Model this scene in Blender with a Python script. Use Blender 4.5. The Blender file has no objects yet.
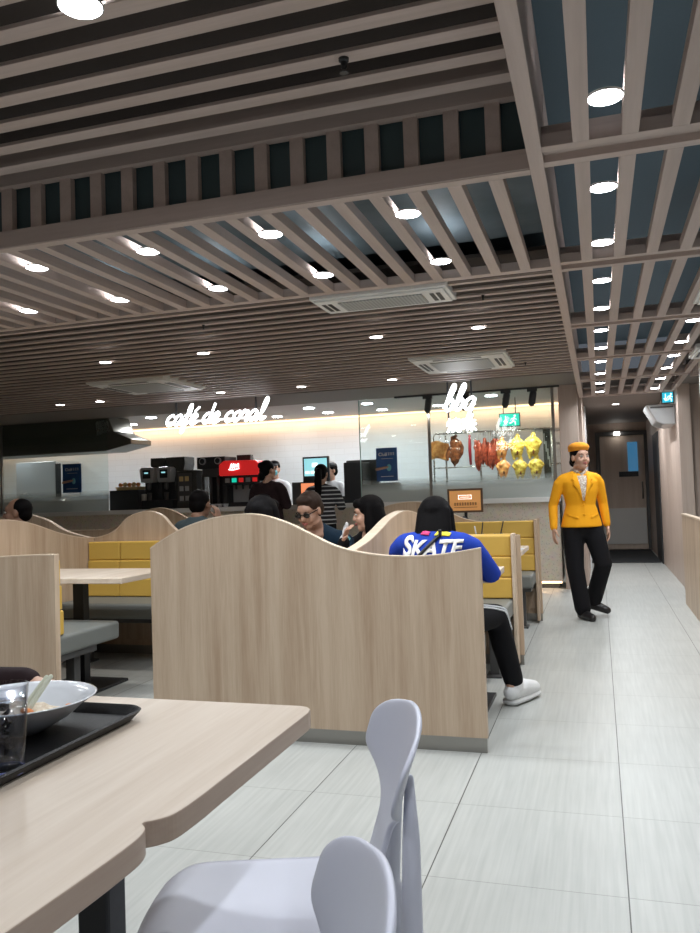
import bpy, bmesh, math, random
from mathutils import Vector, Matrix, Euler
from mathutils.bvhtree import BVHTree
random.seed(7)
PI = math.pi
C = bpy.context.scene.collection
SC = bpy.context.scene
W = {}                                  # world location of every object (nothing is rotated except copies)

# ------------------------------------------------------------------ materials
def new_mat(name):
    m = bpy.data.materials.new(name); m.use_nodes = True
    nt = m.node_tree; b = nt.nodes['Principled BSDF']
    return m, nt, b
def plain(name, col, rough=.5, metal=0., spec=.5, emit=None, es=0., alpha=None, bump=None, coat=0., sss=0.):
    m, nt, b = new_mat(name)
    b.inputs['Base Color'].default_value = (*col, 1)
    b.inputs['Roughness'].default_value = rough
    b.inputs['Metallic'].default_value = metal
    b.inputs['Specular IOR Level'].default_value = spec
    if coat: b.inputs['Coat Weight'].default_value = coat
    if emit:
        b.inputs['Emission Color'].default_value = (*emit, 1); b.inputs['Emission Strength'].default_value = es
    if bump or True:
        sc, st = bump or (60, .0)
        tc = nt.nodes.new('ShaderNodeTexCoord'); n = nt.nodes.new('ShaderNodeTexNoise')
        n.inputs['Scale'].default_value = sc; n.inputs['Detail'].default_value = 3
        nt.links.new(tc.outputs['Object'], n.inputs['Vector'])
        r = nt.nodes.new('ShaderNodeMapRange'); r.inputs[3].default_value = max(.02, rough-.06); r.inputs[4].default_value = min(1, rough+.06)
        nt.links.new(n.outputs['Fac'], r.inputs[0]); nt.links.new(r.outputs[0], b.inputs['Roughness'])
        if st:
            bp = nt.nodes.new('ShaderNodeBump'); bp.inputs['Strength'].default_value = st; bp.inputs['Distance'].default_value = .002
            nt.links.new(n.outputs['Fac'], bp.inputs['Height']); nt.links.new(bp.outputs[0], b.inputs['Normal'])
    return m
def wood(name, c1, c2, grain='Z', rough=.45, scale=1., spec=.4):
    m, nt, b = new_mat(name)
    tc = nt.nodes.new('ShaderNodeTexCoord'); mp = nt.nodes.new('ShaderNodeMapping')
    s = [22*scale]*3; s['XYZ'.index(grain)] = 1.1*scale
    mp.inputs['Scale'].default_value = s
    nt.links.new(tc.outputs['Object'], mp.inputs['Vector'])
    n1 = nt.nodes.new('ShaderNodeTexNoise'); n1.inputs['Scale'].default_value = .55; n1.inputs['Detail'].default_value = 5; n1.inputs['Distortion'].default_value = .6
    n2 = nt.nodes.new('ShaderNodeTexNoise'); n2.inputs['Scale'].default_value = 5; n2.inputs['Detail'].default_value = 4
    nt.links.new(mp.outputs[0], n1.inputs['Vector']); nt.links.new(mp.outputs[0], n2.inputs['Vector'])
    mx = nt.nodes.new('ShaderNodeMath'); mx.operation = 'MULTIPLY_ADD'; mx.inputs[1].default_value = .35
    nt.links.new(n2.outputs['Fac'], mx.inputs[0]); nt.links.new(n1.outputs['Fac'], mx.inputs[2])
    cr = nt.nodes.new('ShaderNodeValToRGB')
    cr.color_ramp.elements[0].position = .46; cr.color_ramp.elements[0].color = (*c1, 1)
    cr.color_ramp.elements[1].position = .86; cr.color_ramp.elements[1].color = (*c2, 1)
    nt.links.new(mx.outputs[0], cr.inputs[0]); nt.links.new(cr.outputs[0], b.inputs['Base Color'])
    b.inputs['Roughness'].default_value = rough; b.inputs['Specular IOR Level'].default_value = spec
    return m
def glass(name, tint=(.92, .97, .96), rough=0., alpha_glossy=.08):
    # thin pane: mostly clear, fresnel reflections
    m, nt, b = new_mat(name); nt.nodes.remove(b)
    out = nt.nodes['Material Output']
    tr = nt.nodes.new('ShaderNodeBsdfTransparent'); tr.inputs[0].default_value = (*tint, 1)
    gl = nt.nodes.new('ShaderNodeBsdfGlossy'); gl.inputs['Roughness'].default_value = .03
    lw = nt.nodes.new('ShaderNodeLayerWeight'); lw.inputs[0].default_value = .5
    pw = nt.nodes.new('ShaderNodeMath'); pw.operation = 'POWER'; pw.inputs[1].default_value = 4.; nt.links.new(lw.outputs['Facing'], pw.inputs[0])
    fr = nt.nodes.new('ShaderNodeMath'); fr.operation = 'MULTIPLY_ADD'; fr.inputs[1].default_value = .75; fr.inputs[2].default_value = .05; nt.links.new(pw.outputs[0], fr.inputs[0])
    mx = nt.nodes.new('ShaderNodeMixShader')
    nt.links.new(fr.outputs[0], mx.inputs[0]); nt.links.new(tr.outputs[0], mx.inputs[1]); nt.links.new(gl.outputs[0], mx.inputs[2])
    nt.links.new(mx.outputs[0], out.inputs[0])
    return m
def frosted(name):
    # glass frosted in a band that fades out upwards (film printed on the pane)
    m, nt, b = new_mat(name); out = nt.nodes['Material Output']
    b.inputs['Base Color'].default_value = (.60, .64, .62, 1); b.inputs['Roughness'].default_value = .35
    tr = nt.nodes.new('ShaderNodeBsdfTransparent'); tr.inputs[0].default_value = (.9, .95, .94, 1)
    tc = nt.nodes.new('ShaderNodeTexCoord'); sp = nt.nodes.new('ShaderNodeSeparateXYZ')
    nt.links.new(tc.outputs['Generated'], sp.inputs[0])
    r = nt.nodes.new('ShaderNodeMapRange'); r.inputs[1].default_value = .45; r.inputs[2].default_value = 1.; r.inputs[3].default_value = .72; r.inputs[4].default_value = .0
    nt.links.new(sp.outputs['Z'], r.inputs[0])
    mx = nt.nodes.new('ShaderNodeMixShader'); nt.links.new(r.outputs[0], mx.inputs[0])
    nt.links.new(tr.outputs[0], mx.inputs[1]); nt.links.new(b.outputs[0], mx.inputs[2]); nt.links.new(mx.outputs[0], out.inputs[0])
    return m
def floor_mat():
    m, nt, b = new_mat('floor_tile'); N = nt.nodes.new; L = nt.links.new
    tc = N('ShaderNodeTexCoord'); sp = N('ShaderNodeSeparateXYZ'); L(tc.outputs['Object'], sp.inputs[0])
    def line(axis, off, w):
        a = N('ShaderNodeMath'); a.operation = 'SUBTRACT'; L(sp.outputs[axis], a.inputs[0]); a.inputs[1].default_value = off - 60
        d = N('ShaderNodeMath'); d.operation = 'DIVIDE'; L(a.outputs[0], d.inputs[0]); d.inputs[1].default_value = .6
        f = N('ShaderNodeMath'); f.operation = 'FRACT'; L(d.outputs[0], f.inputs[0])
        g = N('ShaderNodeMath'); g.operation = 'LESS_THAN'; L(f.outputs[0], g.inputs[0]); g.inputs[1].default_value = w/.6
        fl = N('ShaderNodeMath'); fl.operation = 'FLOOR'; L(d.outputs[0], fl.inputs[0])
        return g, fl
    gx, fx = line('X', .031, .004); gy, fy = line('Y', .098, .003)
    mp = N('ShaderNodeMapping'); mp.inputs['Scale'].default_value = (60, 2.2, 1); L(tc.outputs['Object'], mp.inputs[0])
    n = N('ShaderNodeTexNoise'); n.inputs['Scale'].default_value = 1.; n.inputs['Detail'].default_value = 5; L(mp.outputs[0], n.inputs['Vector'])
    n2 = N('ShaderNodeTexNoise'); n2.inputs['Scale'].default_value = 3.; n2.inputs['Detail'].default_value = 4; L(tc.outputs['Object'], n2.inputs['Vector'])
    wn = N('ShaderNodeTexWhiteNoise'); wn.noise_dimensions = '2D'
    cb = N('ShaderNodeCombineXYZ'); L(fx.outputs[0], cb.inputs[0]); L(fy.outputs[0], cb.inputs[1]); L(cb.outputs[0], wn.inputs['Vector'])
    ad = N('ShaderNodeMath'); ad.operation = 'MULTIPLY_ADD'; L(n.outputs['Fac'], ad.inputs[0]); ad.inputs[1].default_value = .7
    m3 = N('ShaderNodeMath'); m3.operation = 'MULTIPLY'; L(n2.outputs['Fac'], m3.inputs[0]); m3.inputs[1].default_value = .3
    L(m3.outputs[0], ad.inputs[2])
    m4 = N('ShaderNodeMath'); m4.operation = 'MULTIPLY_ADD'; L(wn.outputs['Value'], m4.inputs[0]); m4.inputs[1].default_value = .06; L(ad.outputs[0], m4.inputs[2])
    cr = N('ShaderNodeValToRGB'); cr.color_ramp.elements[0].position = .3; cr.color_ramp.elements[0].color = (.35, .36, .345, 1)
    cr.color_ramp.elements[1].position = .75; cr.color_ramp.elements[1].color = (.46, .47, .45, 1)
    L(m4.outputs[0], cr.inputs[0])
    mx = N('ShaderNodeMixRGB'); L(gx.outputs[0], mx.inputs[0]); L(cr.outputs[0], mx.inputs[1]); mx.inputs[2].default_value = (.05, .05, .045, 1)
    mm = N('ShaderNodeMath'); mm.operation = 'MULTIPLY'; L(gy.outputs[0], mm.inputs[0]); mm.inputs[1].default_value = .75
    my = N('ShaderNodeMixRGB'); L(mm.outputs[0], my.inputs[0]); L(mx.outputs[0], my.inputs[1]); my.inputs[2].default_value = (.16, .16, .15, 1)
    L(my.outputs[0], b.inputs['Base Color']); b.inputs['Roughness'].default_value = .38; b.inputs['Specular IOR Level'].default_value = .45
    return m
def terrazzo():
    m, nt, b = new_mat('terrazzo'); N = nt.nodes.new; L = nt.links.new
    tc = N('ShaderNodeTexCoord'); v = N('ShaderNodeTexVoronoi'); v.inputs['Scale'].default_value = 38; L(tc.outputs['Object'], v.inputs['Vector'])
    n = N('ShaderNodeTexNoise'); n.inputs['Scale'].default_value = 14; L(tc.outputs['Object'], n.inputs['Vector'])
    cr = N('ShaderNodeValToRGB'); e = cr.color_ramp.elements
    e[0].position = .1; e[0].color = (.36, .32, .26, 1); e[1].position = .32; e[1].color = (.62, .56, .47, 1)
    L(v.outputs['Distance'], cr.inputs[0])
    mx = N('ShaderNodeMixRGB'); mx.inputs[0].default_value = .35; L(cr.outputs[0], mx.inputs[1]); L(n.outputs['Color'], mx.inputs[2]); mx.blend_type = 'SOFT_LIGHT'
    L(mx.outputs[0], b.inputs['Base Color']); b.inputs['Roughness'].default_value = .4
    return m
def walltile():
    m, nt, b = new_mat('kitchen_wall_tile'); N = nt.nodes.new; L = nt.links.new
    tc = N('ShaderNodeTexCoord'); mp = N('ShaderNodeMapping'); mp.inputs['Rotation'].default_value = (PI/2, 0, 0); L(tc.outputs['Object'], mp.inputs[0])
    br = N('ShaderNodeTexBrick'); br.inputs['Scale'].default_value = 1; br.inputs['Brick Width'].default_value = .3; br.inputs['Row Height'].default_value = .1
    br.inputs['Mortar Size'].default_value = .003; br.inputs['Color1'].default_value = (.68, .73, .76, 1); br.inputs['Color2'].default_value = (.66, .71, .74, 1); br.inputs['Mortar'].default_value = (.60, .64, .66, 1)
    L(mp.outputs[0], br.inputs['Vector']); L(br.outputs['Color'], b.inputs['Base Color']); b.inputs['Roughness'].default_value = .35
    return m
def stripes(name, c1, c2, period, duty, axis='Z', rough=.8):
    m, nt, b = new_mat(name); N = nt.nodes.new; L = nt.links.new
    tc = N('ShaderNodeTexCoord'); sp = N('ShaderNodeSeparateXYZ'); L(tc.outputs['Object'], sp.inputs[0])
    d = N('ShaderNodeMath'); d.operation = 'DIVIDE'; L(sp.outputs[axis], d.inputs[0]); d.inputs[1].default_value = period
    a = N('ShaderNodeMath'); a.operation = 'ADD'; L(d.outputs[0], a.inputs[0]); a.inputs[1].default_value = 100
    f = N('ShaderNodeMath'); f.operation = 'FRACT'; L(a.outputs[0], f.inputs[0])
    g = N('ShaderNodeMath'); g.operation = 'LESS_THAN'; L(f.outputs[0], g.inputs[0]); g.inputs[1].default_value = duty
    mx = N('ShaderNodeMixRGB'); L(g.outputs[0], mx.inputs[0]); mx.inputs[1].default_value = (*c1, 1); mx.inputs[2].default_value = (*c2, 1)
    L(mx.outputs[0], b.inputs['Base Color']); b.inputs['Roughness'].default_value = rough
    return m
def mottled(name, c1, c2, scale=25, rough=.45, bump=.4, spec=.5):
    m, nt, b = new_mat(name); N = nt.nodes.new; L = nt.links.new
    tc = N('ShaderNodeTexCoord'); n = N('ShaderNodeTexNoise'); n.inputs['Scale'].default_value = scale; n.inputs['Detail'].default_value = 5
    L(tc.outputs['Object'], n.inputs['Vector']); cr = N('ShaderNodeValToRGB')
    cr.color_ramp.elements[0].position = .35; cr.color_ramp.elements[0].color = (*c1, 1); cr.color_ramp.elements[1].position = .65; cr.color_ramp.elements[1].color = (*c2, 1)
    L(n.outputs['Fac'], cr.inputs[0]); L(cr.outputs[0], b.inputs['Base Color']); b.inputs['Roughness'].default_value = rough; b.inputs['Specular IOR Level'].default_value = spec
    bp = N('ShaderNodeBump'); bp.inputs['Strength'].default_value = bump; bp.inputs['Distance'].default_value = .004; L(n.outputs['Fac'], bp.inputs['Height']); L(bp.outputs[0], b.inputs['Normal'])
    return m

M = {}
M['panel'] = wood('oak_panel', (.42, .30, .205), (.57, .445, .33), 'Z', scale=1.3)
M['panel_x'] = wood('oak_panel_side', (.42, .30, .205), (.57, .445, .33), 'Z')
M['edge'] = wood('oak_edge', (.58, .46, .34), (.68, .56, .44), 'X', rough=.35)
M['top'] = wood('oak_tabletop', (.56, .46, .37), (.68, .59, .50), 'Y', rough=.38)
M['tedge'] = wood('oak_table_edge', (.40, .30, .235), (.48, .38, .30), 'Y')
M['slat'] = wood('ceiling_slat_wood', (.46, .37, .33), (.56, .46, .42), 'Y', rough=.5)
M['slatx'] = wood('ceiling_slat_wood_cross', (.46, .37, .33), (.56, .46, .42), 'X', rough=.5)
M['wallwood'] = wood('wall_wood', (.42, .33, .28), (.50, .41, .35), 'Z', scale=.8)
M['doorwood'] = wood('door_wood', (.52, .42, .34), (.60, .50, .42), 'Z', scale=1.2)
M['floor'] = floor_mat(); M['terrazzo'] = terrazzo(); M['walltile'] = walltile()
M['plenum'] = plain('plenum_flare_teal', (.055, .085, .105), .8)  # teal cast of lens flare mixed into the dark slab colour
M['plenum_teal'] = plain('dark_teal_panel', (.05, .085, .095), .5)
M['soffit'] = plain('soffit_taupe', (.20, .175, .16), .7)
M['backing'] = plain('slat_gap_shade_brown', (.055, .043, .038), .85)  # dark brown painted for the shade between the ceiling slats
M['gridfill'] = mottled('grid_fill_teal', (.075, .11, .13), (.15, .19, .22), 2.5, .6, 0)  # lighter teal for the added board that brightens the grid gaps
M['kceil'] = plain('kitchen_ceiling', (.48, .47, .46), .7)
M['white'] = plain('white_paint', (.75, .76, .76), .5)
M['offwhite'] = plain('cream_paint', (.62, .58, .52), .6)
M['acwhite'] = plain('ac_plastic', (.80, .81, .80), .4)
M['acgrille'] = stripes('ac_grille', (.30, .32, .32), (.42, .44, .44), .02, .5, 'X', .5)
M['vent'] = plain('vent_black', (.02, .022, .025), .5)
M['yellow'] = plain('yellow_vinyl', (.66, .42, .085), .42, bump=(90, .12))
M['grey'] = plain('grey_vinyl', (.17, .18, .17), .5, bump=(90, .12))
M['black'] = plain('black_powder_metal', (.012, .013, .015), .45)
M['dkgrey'] = plain('dark_grey_metal', (.09, .09, .09), .45, .3)
M['steel'] = plain('brushed_steel', (.55, .55, .54), .28, 1.)
M['steeldull'] = plain('kick_steel', (.33, .32, .30), .35, 1.)
M['kick'] = plain('kick_plate_steel', (.60, .60, .58), .4, .15, bump=(4, 0))
M['ctop'] = plain('white_stone_top', (.74, .74, .72), .25)
M['chair'] = plain('lavender_white_plastic', (.62, .64, .75), .38)
M['blackplastic'] = plain('black_plastic', (.008, .008, .009), .45, bump=(300, .3), spec=.25)
M['ceramic'] = plain('white_melamine', (.72, .75, .80), .16, coat=.3)
M['glass'] = glass('clear_glass'); M['frost'] = frosted('frosted_glass_film')
M['lamp'] = plain('lamp_lens', (1, 1, 1), .5, emit=(.93, .97, 1.), es=28.)
M['lampw'] = plain('lamp_lens_far', (1, 1, 1), .5, emit=(1., .96, .9), es=14.)
M['neon'] = plain('neon_white', (1, 1, 1), .5, emit=(.95, .97, 1), es=7.)
M['housing'] = plain('lamp_ring', (.5, .5, .5), .4)
M['led'] = plain('led_warm', (1, .8, .6), .5, emit=(1., .66, .38), es=3.)
M['skin'] = plain('skin', (.56, .33, .235), .5)
M['skind'] = plain('skin_tan', (.30, .165, .11), .5)
M['hair'] = plain('hair_black', (.004, .0035, .004), .6, bump=(200, .6), spec=.07)
M['hairb'] = plain('hair_brown', (.03, .017, .012), .55, bump=(200, .6), spec=.15)
M['skinm'] = plain('skin_medium', (.40, .23, .16), .5)
M['lips'] = plain('lips', (.42, .13, .11), .4)
M['eyew'] = plain('eye_white', (.6, .6, .58), .3); M['eyed'] = plain('iris_dark', (.01, .008, .007), .2)
M['jacketY'] = plain('blazer_yellow', (.86, .38, .012), .75, bump=(400, .25), spec=.2)
M['hatY'] = plain('hat_orange_yellow', (.78, .31, .03), .8, bump=(300, .25), spec=.2)
M['cblack'] = plain('cloth_black', (.007, .007, .009), .85, bump=(300, .3), spec=.2)
M['cgrey'] = plain('cloth_slate', (.06, .085, .10), .85, spec=.2)
M['cnavy'] = plain('cloth_navy', (.012, .03, .055), .85, spec=.2)
M['cdark'] = plain('cloth_maroon_black', (.022, .012, .014), .85, spec=.2)
M['cblue'] = plain('cloth_royal_blue', (.012, .045, .36), .8, bump=(250, .3), spec=.25)
M['cwhite'] = plain('cloth_white', (.66, .68, .70), .8, spec=.2)
M['blouse'] = mottled('blouse_print', (.35, .24, .17), (.78, .74, .68), 70, .8, .1)
M['shoewhite'] = plain('shoe_white', (.74, .75, .76), .5)
M['leather'] = plain('shoe_black', (.012, .011, .012), .3)
M['mask'] = plain('mask_blue', (.18, .50, .56), .8)
M['stripe'] = stripes('striped_shirt', (.012, .013, .018), (.50, .52, .54), .052, .28)
M['printw'] = plain('print_white', (.8, .8, .8), .7)
M['printp'] = plain('print_pink', (.75, .05, .2), .7); M['printy'] = plain('print_yellow', (.75, .65, .04), .7)
M['red'] = plain('machine_red', (.70, .02, .02), .35, emit=(1, .03, .03), es=.35)
M['redtext'] = plain('lit_lettering', (.9, .9, .9), .5, emit=(1, 1, 1), es=1.6)
M['screen'] = plain('screen_blue', (.1, .3, .35), .3, emit=(.33, .72, .78), es=1.0)
M['screeno'] = plain('screen_orange', (.4, .15, .08), .3, emit=(1., .32, .14), es=.9)
M['posterblue'] = mottled('poster_blue', (.015, .06, .20), (.03, .13, .36), 3, .4, 0)
M['glassblue'] = plain('door_glass_blue', (.03, .09, .16), .1, emit=(.05, .22, .42), es=.55)
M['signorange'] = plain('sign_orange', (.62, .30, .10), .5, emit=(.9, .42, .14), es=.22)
M['signframe'] = plain('sign_frame_brown', (.10, .055, .03), .5)
M['ink'] = plain('dark_ink', (.05, .018, .01), .7)
M['exitg'] = plain('exit_green', (.01, .35, .25), .4, emit=(.01, .62, .42), es=.9)
M['exitw'] = plain('exit_white', (.8, 1, .9), .4, emit=(.8, 1, .95), es=1.3)
M['exitb'] = plain('exit_cyan', (.02, .3, .4), .4, emit=(.03, .52, .72), es=.9)
M['meatY'] = mottled('chicken_yellow', (.42, .22, .015), (.92, .74, .16), 34, .35, .4)
M['meatO'] = mottled('roast_orange', (.70, .22, .05), (.95, .50, .18), 22, .28, .5)
M['meatR'] = mottled('char_siu', (.16, .02, .012), (.55, .11, .06), 26, .25, .8)
M['meatD'] = mottled('roast_goose', (.05, .012, .006), (.36, .12, .05), 20, .25, .8)
M['sausage'] = plain('sausage_red', (.30, .015, .03), .35)
M['food'] = mottled('noodles', (.55, .42, .28), (.72, .63, .50), 120, .5, .8)
M['carrot'] = plain('orange_scraps', (.75, .26, .08), .5)
M['chop'] = plain('pale_bamboo', (.62, .64, .52), .5)
M['ice'] = glass('ice_clear', (.975, .98, .99))
M['rug'] = plain('mat_dark', (.02, .022, .024), .95)
M['clearplastic'] = glass('tumbler_plastic', (.94, .95, .97))
M['water'] = glass('water_thin', (.90, .92, .95))
M['beige'] = plain('snack_beige', (.62, .45, .20), .6)
M['coffeegrey'] = plain('machine_silver', (.50, .51, .52), .32, .35)
M['smoke'] = plain('smoked_case', (.06, .06, .055), .25)
M['hood'] = plain('hood_metal', (.20, .195, .17), .3, .7)

# ------------------------------------------------------------------ mesh helpers
class B:
    def __init__(s): s.bm = bmesh.new()
    def box(s, x0, x1, y0, y1, z0, z1, mi=0):
        vs = [s.bm.verts.new((x, y, z)) for z in (z0, z1) for y in (y0, y1) for x in (x0, x1)]
        for f in ((0, 2, 3, 1), (4, 5, 7, 6), (0, 1, 5, 4), (2, 6, 7, 3), (0, 4, 6, 2), (1, 3, 7, 5)):
            fc = s.bm.faces.new([vs[i] for i in f]); fc.material_index = mi
        return s
    def prism(s, poly, axis, a, b, mi=0):
        """poly: 2D list; axis 'Y': (x,z); 'X': (y,z); 'Z': (x,y)"""
        def P(p, t):
            return {'Y': (p[0], t, p[1]), 'X': (t, p[0], p[1]), 'Z': (p[0], p[1], t)}[axis]
        v0 = [s.bm.verts.new(P(p, a)) for p in poly]; v1 = [s.bm.verts.new(P(p, b)) for p in poly]
        n = len(poly); fs = [s.bm.faces.new(v0[::-1]), s.bm.faces.new(v1)]
        for i in range(n): fs.append(s.bm.faces.new((v0[i], v0[(i+1) % n], v1[(i+1) % n], v1[i])))
        for f in fs: f.material_index = mi
        return s
    def tube(s, pts, radii, n=12, ref=(1, 0, 0), cap=True, flat=False):
        """closed loft along pts; radii float or (ra, rb): ra along ref"""
        pts = [Vector(p) for p in pts]
        rr = [(r, r) if not isinstance(r, (tuple, list)) else r for r in (radii if isinstance(radii, (list, tuple)) and not (len(radii) == 2 and len(pts) != 2) else [radii]*len(pts))]
        ref = Vector(ref); rings = []; N = len(pts)
        T = []
        for i in range(N):
            t = (pts[min(i+1, N-1)] - pts[max(i-1, 0)]); T.append(t.normalized() if t.length > 1e-9 else Vector((0, 0, 1)))
        seq = []
        if cap and not flat:
            e = min(rr[0]); 
            for k in (1., .8, .45): seq.append((pts[0] - T[0]*e*math.sin(k*PI/2)*.999, math.cos(k*PI/2)+.02 if k == 1 else math.cos(k*PI/2), T[0], rr[0]))
        for i in range(N): seq.append((pts[i], 1., T[i], rr[i]))
        if cap and not flat:
            e = min(rr[-1])
            for k in (.45, .8, 1.): seq.append((pts[-1] + T[-1]*e*math.sin(k*PI/2)*.999, math.cos(k*PI/2)+.02 if k == 1 else math.cos(k*PI/2), T[-1], rr[-1]))
        prev = None
        for p, k, t, r in seq:
            q = prev if prev is not None and abs(prev.dot(t)) < .999 else ref
            if abs(ref.dot(t)) < .95: q = ref
            elif prev is None: q = Vector((0, 1, 0)) if abs(t.y) < .9 else Vector((0, 0, 1))
            a = (q - t*q.dot(t)).normalized(); b = t.cross(a); prev = a
            rings.append([s.bm.verts.new(p + a*math.cos(2*PI*j/n)*r[0]*k + b*math.sin(2*PI*j/n)*r[1]*k) for j in range(n)])
        for i in range(len(rings)-1):
            for j in range(n): s.bm.faces.new((rings[i][j], rings[i][(j+1) % n], rings[i+1][(j+1) % n], rings[i+1][j]))
        s.bm.faces.new(rings[0][::-1]); s.bm.faces.new(rings[-1])
        return s
    def ell(s, c, r, rot=None, n=16, m=10):
        c = Vector(c); r = (r, r, r) if not isinstance(r, (tuple, list)) else r
        R = Euler(rot).to_matrix() if rot is not None and not isinstance(rot, Matrix) else (rot or Matrix.Identity(3))
        rings = []
        for i in range(1, m):
            a = PI*i/m
            rings.append([s.bm.verts.new(c + R @ Vector((r[0]*math.sin(a)*math.cos(2*PI*j/n), r[1]*math.sin(a)*math.sin(2*PI*j/n), r[2]*math.cos(a)))) for j in range(n)])
        top = s.bm.verts.new(c + R @ Vector((0, 0, r[2]))); bot = s.bm.verts.new(c + R @ Vector((0, 0, -r[2])))
        for i in range(len(rings)-1):
            for j in range(n): s.bm.faces.new((rings[i][j], rings[i+1][j], rings[i+1][(j+1) % n], rings[i][(j+1) % n]))
        for j in range(n):
            s.bm.faces.new((top, rings[0][j], rings[0][(j+1) % n])); s.bm.faces.new((bot, rings[-1][(j+1) % n], rings[-1][j]))
        return s
    def lathe(s, c, prof, n=32, closed=False):
        """prof: [(r, z)...] about vertical axis at c"""
        c = Vector(c); rings = []
        for r, z in prof: rings.append([s.bm.verts.new(c + Vector((r*math.cos(2*PI*j/n), r*math.sin(2*PI*j/n), z))) for j in range(n)])
        for i in range(len(rings)-1):
            for j in range(n): s.bm.faces.new((rings[i][j], rings[i][(j+1) % n], rings[i+1][(j+1) % n], rings[i+1][j]))
        if not closed: s.bm.faces.new(rings[0][::-1]); s.bm.faces.new(rings[-1])
        else:
            for j in range(n): s.bm.faces.new((rings[-1][j], rings[-1][(j+1) % n], rings[0][(j+1) % n], rings[0][j]))
        return s
    def grid(s, f, nu, nv):
        g = [[s.bm.verts.new(f(i/nu, j/nv)) for j in range(nv+1)] for i in range(nu+1)]
        for i in range(nu):
            for j in range(nv): s.bm.faces.new((g[i][j], g[i+1][j], g[i+1][j+1], g[i][j+1]))
        return s
    def xf(s, fn):
        for v in s.bm.verts: v.co = fn(v.co)
        return s
    def build(s, name, mat, parent=None, bevel=0, smooth=False, label=None, base=None, subsurf=0, solid=0, voxel=0, relax=0, segs=2, weighted=False):
        bm = s.bm; bmesh.ops.recalc_face_normals(bm, faces=bm.faces)
        xs = [v.co.x for v in bm.verts]; ys = [v.co.y for v in bm.verts]; zs = [v.co.z for v in bm.verts]
        loc = Vector(base) if base is not None else Vector(((min(xs)+max(xs))/2, (min(ys)+max(ys))/2, min(zs)))
        bmesh.ops.translate(bm, verts=bm.verts, vec=-loc)
        me = bpy.data.meshes.new(name); bm.to_mesh(me); bm.free()
        for mt in (mat if isinstance(mat, (list, tuple)) else [mat]): me.materials.append(mt)
        o = bpy.data.objects.new(name, me); C.objects.link(o)
        if smooth or voxel: me.shade_smooth()
        if voxel:
            r = o.modifiers.new('r', 'REMESH'); r.mode = 'VOXEL'; r.voxel_size = voxel; r.use_smooth_shade = True
            if relax:
                q = o.modifiers.new('s', 'SMOOTH'); q.factor = .5; q.iterations = relax
            dg = bpy.context.evaluated_depsgraph_get(); dg.update()
            me2 = bpy.data.meshes.new_from_object(o.evaluated_get(dg), depsgraph=dg)
            o.modifiers.clear(); o.data = me2; me2.name = name
            if not len(me2.materials):
                for mt in (mat if isinstance(mat, (list, tuple)) else [mat]): me2.materials.append(mt)
        if solid:
            q = o.modifiers.new('solid', 'SOLIDIFY'); q.thickness = solid; q.offset = 0
        if bevel:
            q = o.modifiers.new('bevel', 'BEVEL'); q.width = bevel; q.segments = segs; q.limit_method = 'ANGLE'; q.angle_limit = math.radians(35); q.harden_normals = False
        if subsurf:
            q = o.modifiers.new('sub', 'SUBSURF'); q.levels = subsurf; q.render_levels = subsurf
        if parent is not None:
            o.parent = parent; o.location = loc - W[parent]; KIDS.setdefault(parent, []).append(o)
        else: o.location = loc
        W[o] = loc
        if label: o['label'] = label
        return o
def thing(name, label, cat, loc, group=None):
    o = bpy.data.objects.new(name, None); C.objects.link(o); o.location = loc; W[o] = Vector(loc); o.empty_display_size = .1
    o['label'] = label; o['category'] = cat
    if group: o['group'] = group
    return o
def tag(o, label, cat, group=None):
    o['label'] = label; o['category'] = cat
    if group: o['group'] = group
    return o
def struct(o): o['kind'] = 'structure'; return o
KIDS = {}
def dup(src, loc, label=None, rz=0.):
    c = src.copy(); C.objects.link(c); c.location = loc; W[c] = Vector(loc); c.rotation_euler.z = rz
    if label: c['label'] = label
    for ch in [o for o in ALLKIDS(src)]:
        d = ch.copy(); C.objects.link(d); d.parent = c
        for g in ALLKIDS(ch):
            e = g.copy(); C.objects.link(e); e.parent = d
    return c
def ALLKIDS(p): return KIDS.get(p, [])
def bx(x0, x1, y0, y1, z0, z1): return B().box(x0, x1, y0, y1, z0, z1)

# ------------------------------------------------------------------ camera
cam = bpy.data.cameras.new('camera'); cob = bpy.data.objects.new('camera', cam); C.objects.link(cob); SC.camera = cob
yaw, pit, rol = .300866, .037685, -.033983
f = Vector((-math.sin(yaw)*math.cos(pit), math.cos(yaw)*math.cos(pit), math.sin(pit)))
r = Vector((math.cos(yaw), math.sin(yaw), 0)); u = r.cross(f)
c_, s_ = math.cos(rol), math.sin(rol); r, u = c_*r + s_*u, -s_*r + c_*u
mw = Matrix((r, u, -f)).transposed().to_4x4(); mw.translation = (0, 0, 1.2); cob.matrix_world = mw
cam.sensor_fit = 'VERTICAL'; cam.sensor_height = 36; cam.lens = 797.17/933*36; cam.clip_start = .05
SC.view_settings.view_transform = 'Standard'; SC.view_settings.look = 'None'; SC.view_settings.gamma = 1; SC.view_settings.exposure = 0.0
SC.view_settings.use_curve_mapping = False
w = bpy.data.worlds.new('world'); SC.world = w; w.use_nodes = True
w.node_tree.nodes['Background'].inputs[0].default_value = (.75, .85, 1, 1); w.node_tree.nodes['Background'].inputs[1].default_value = .12

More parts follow.
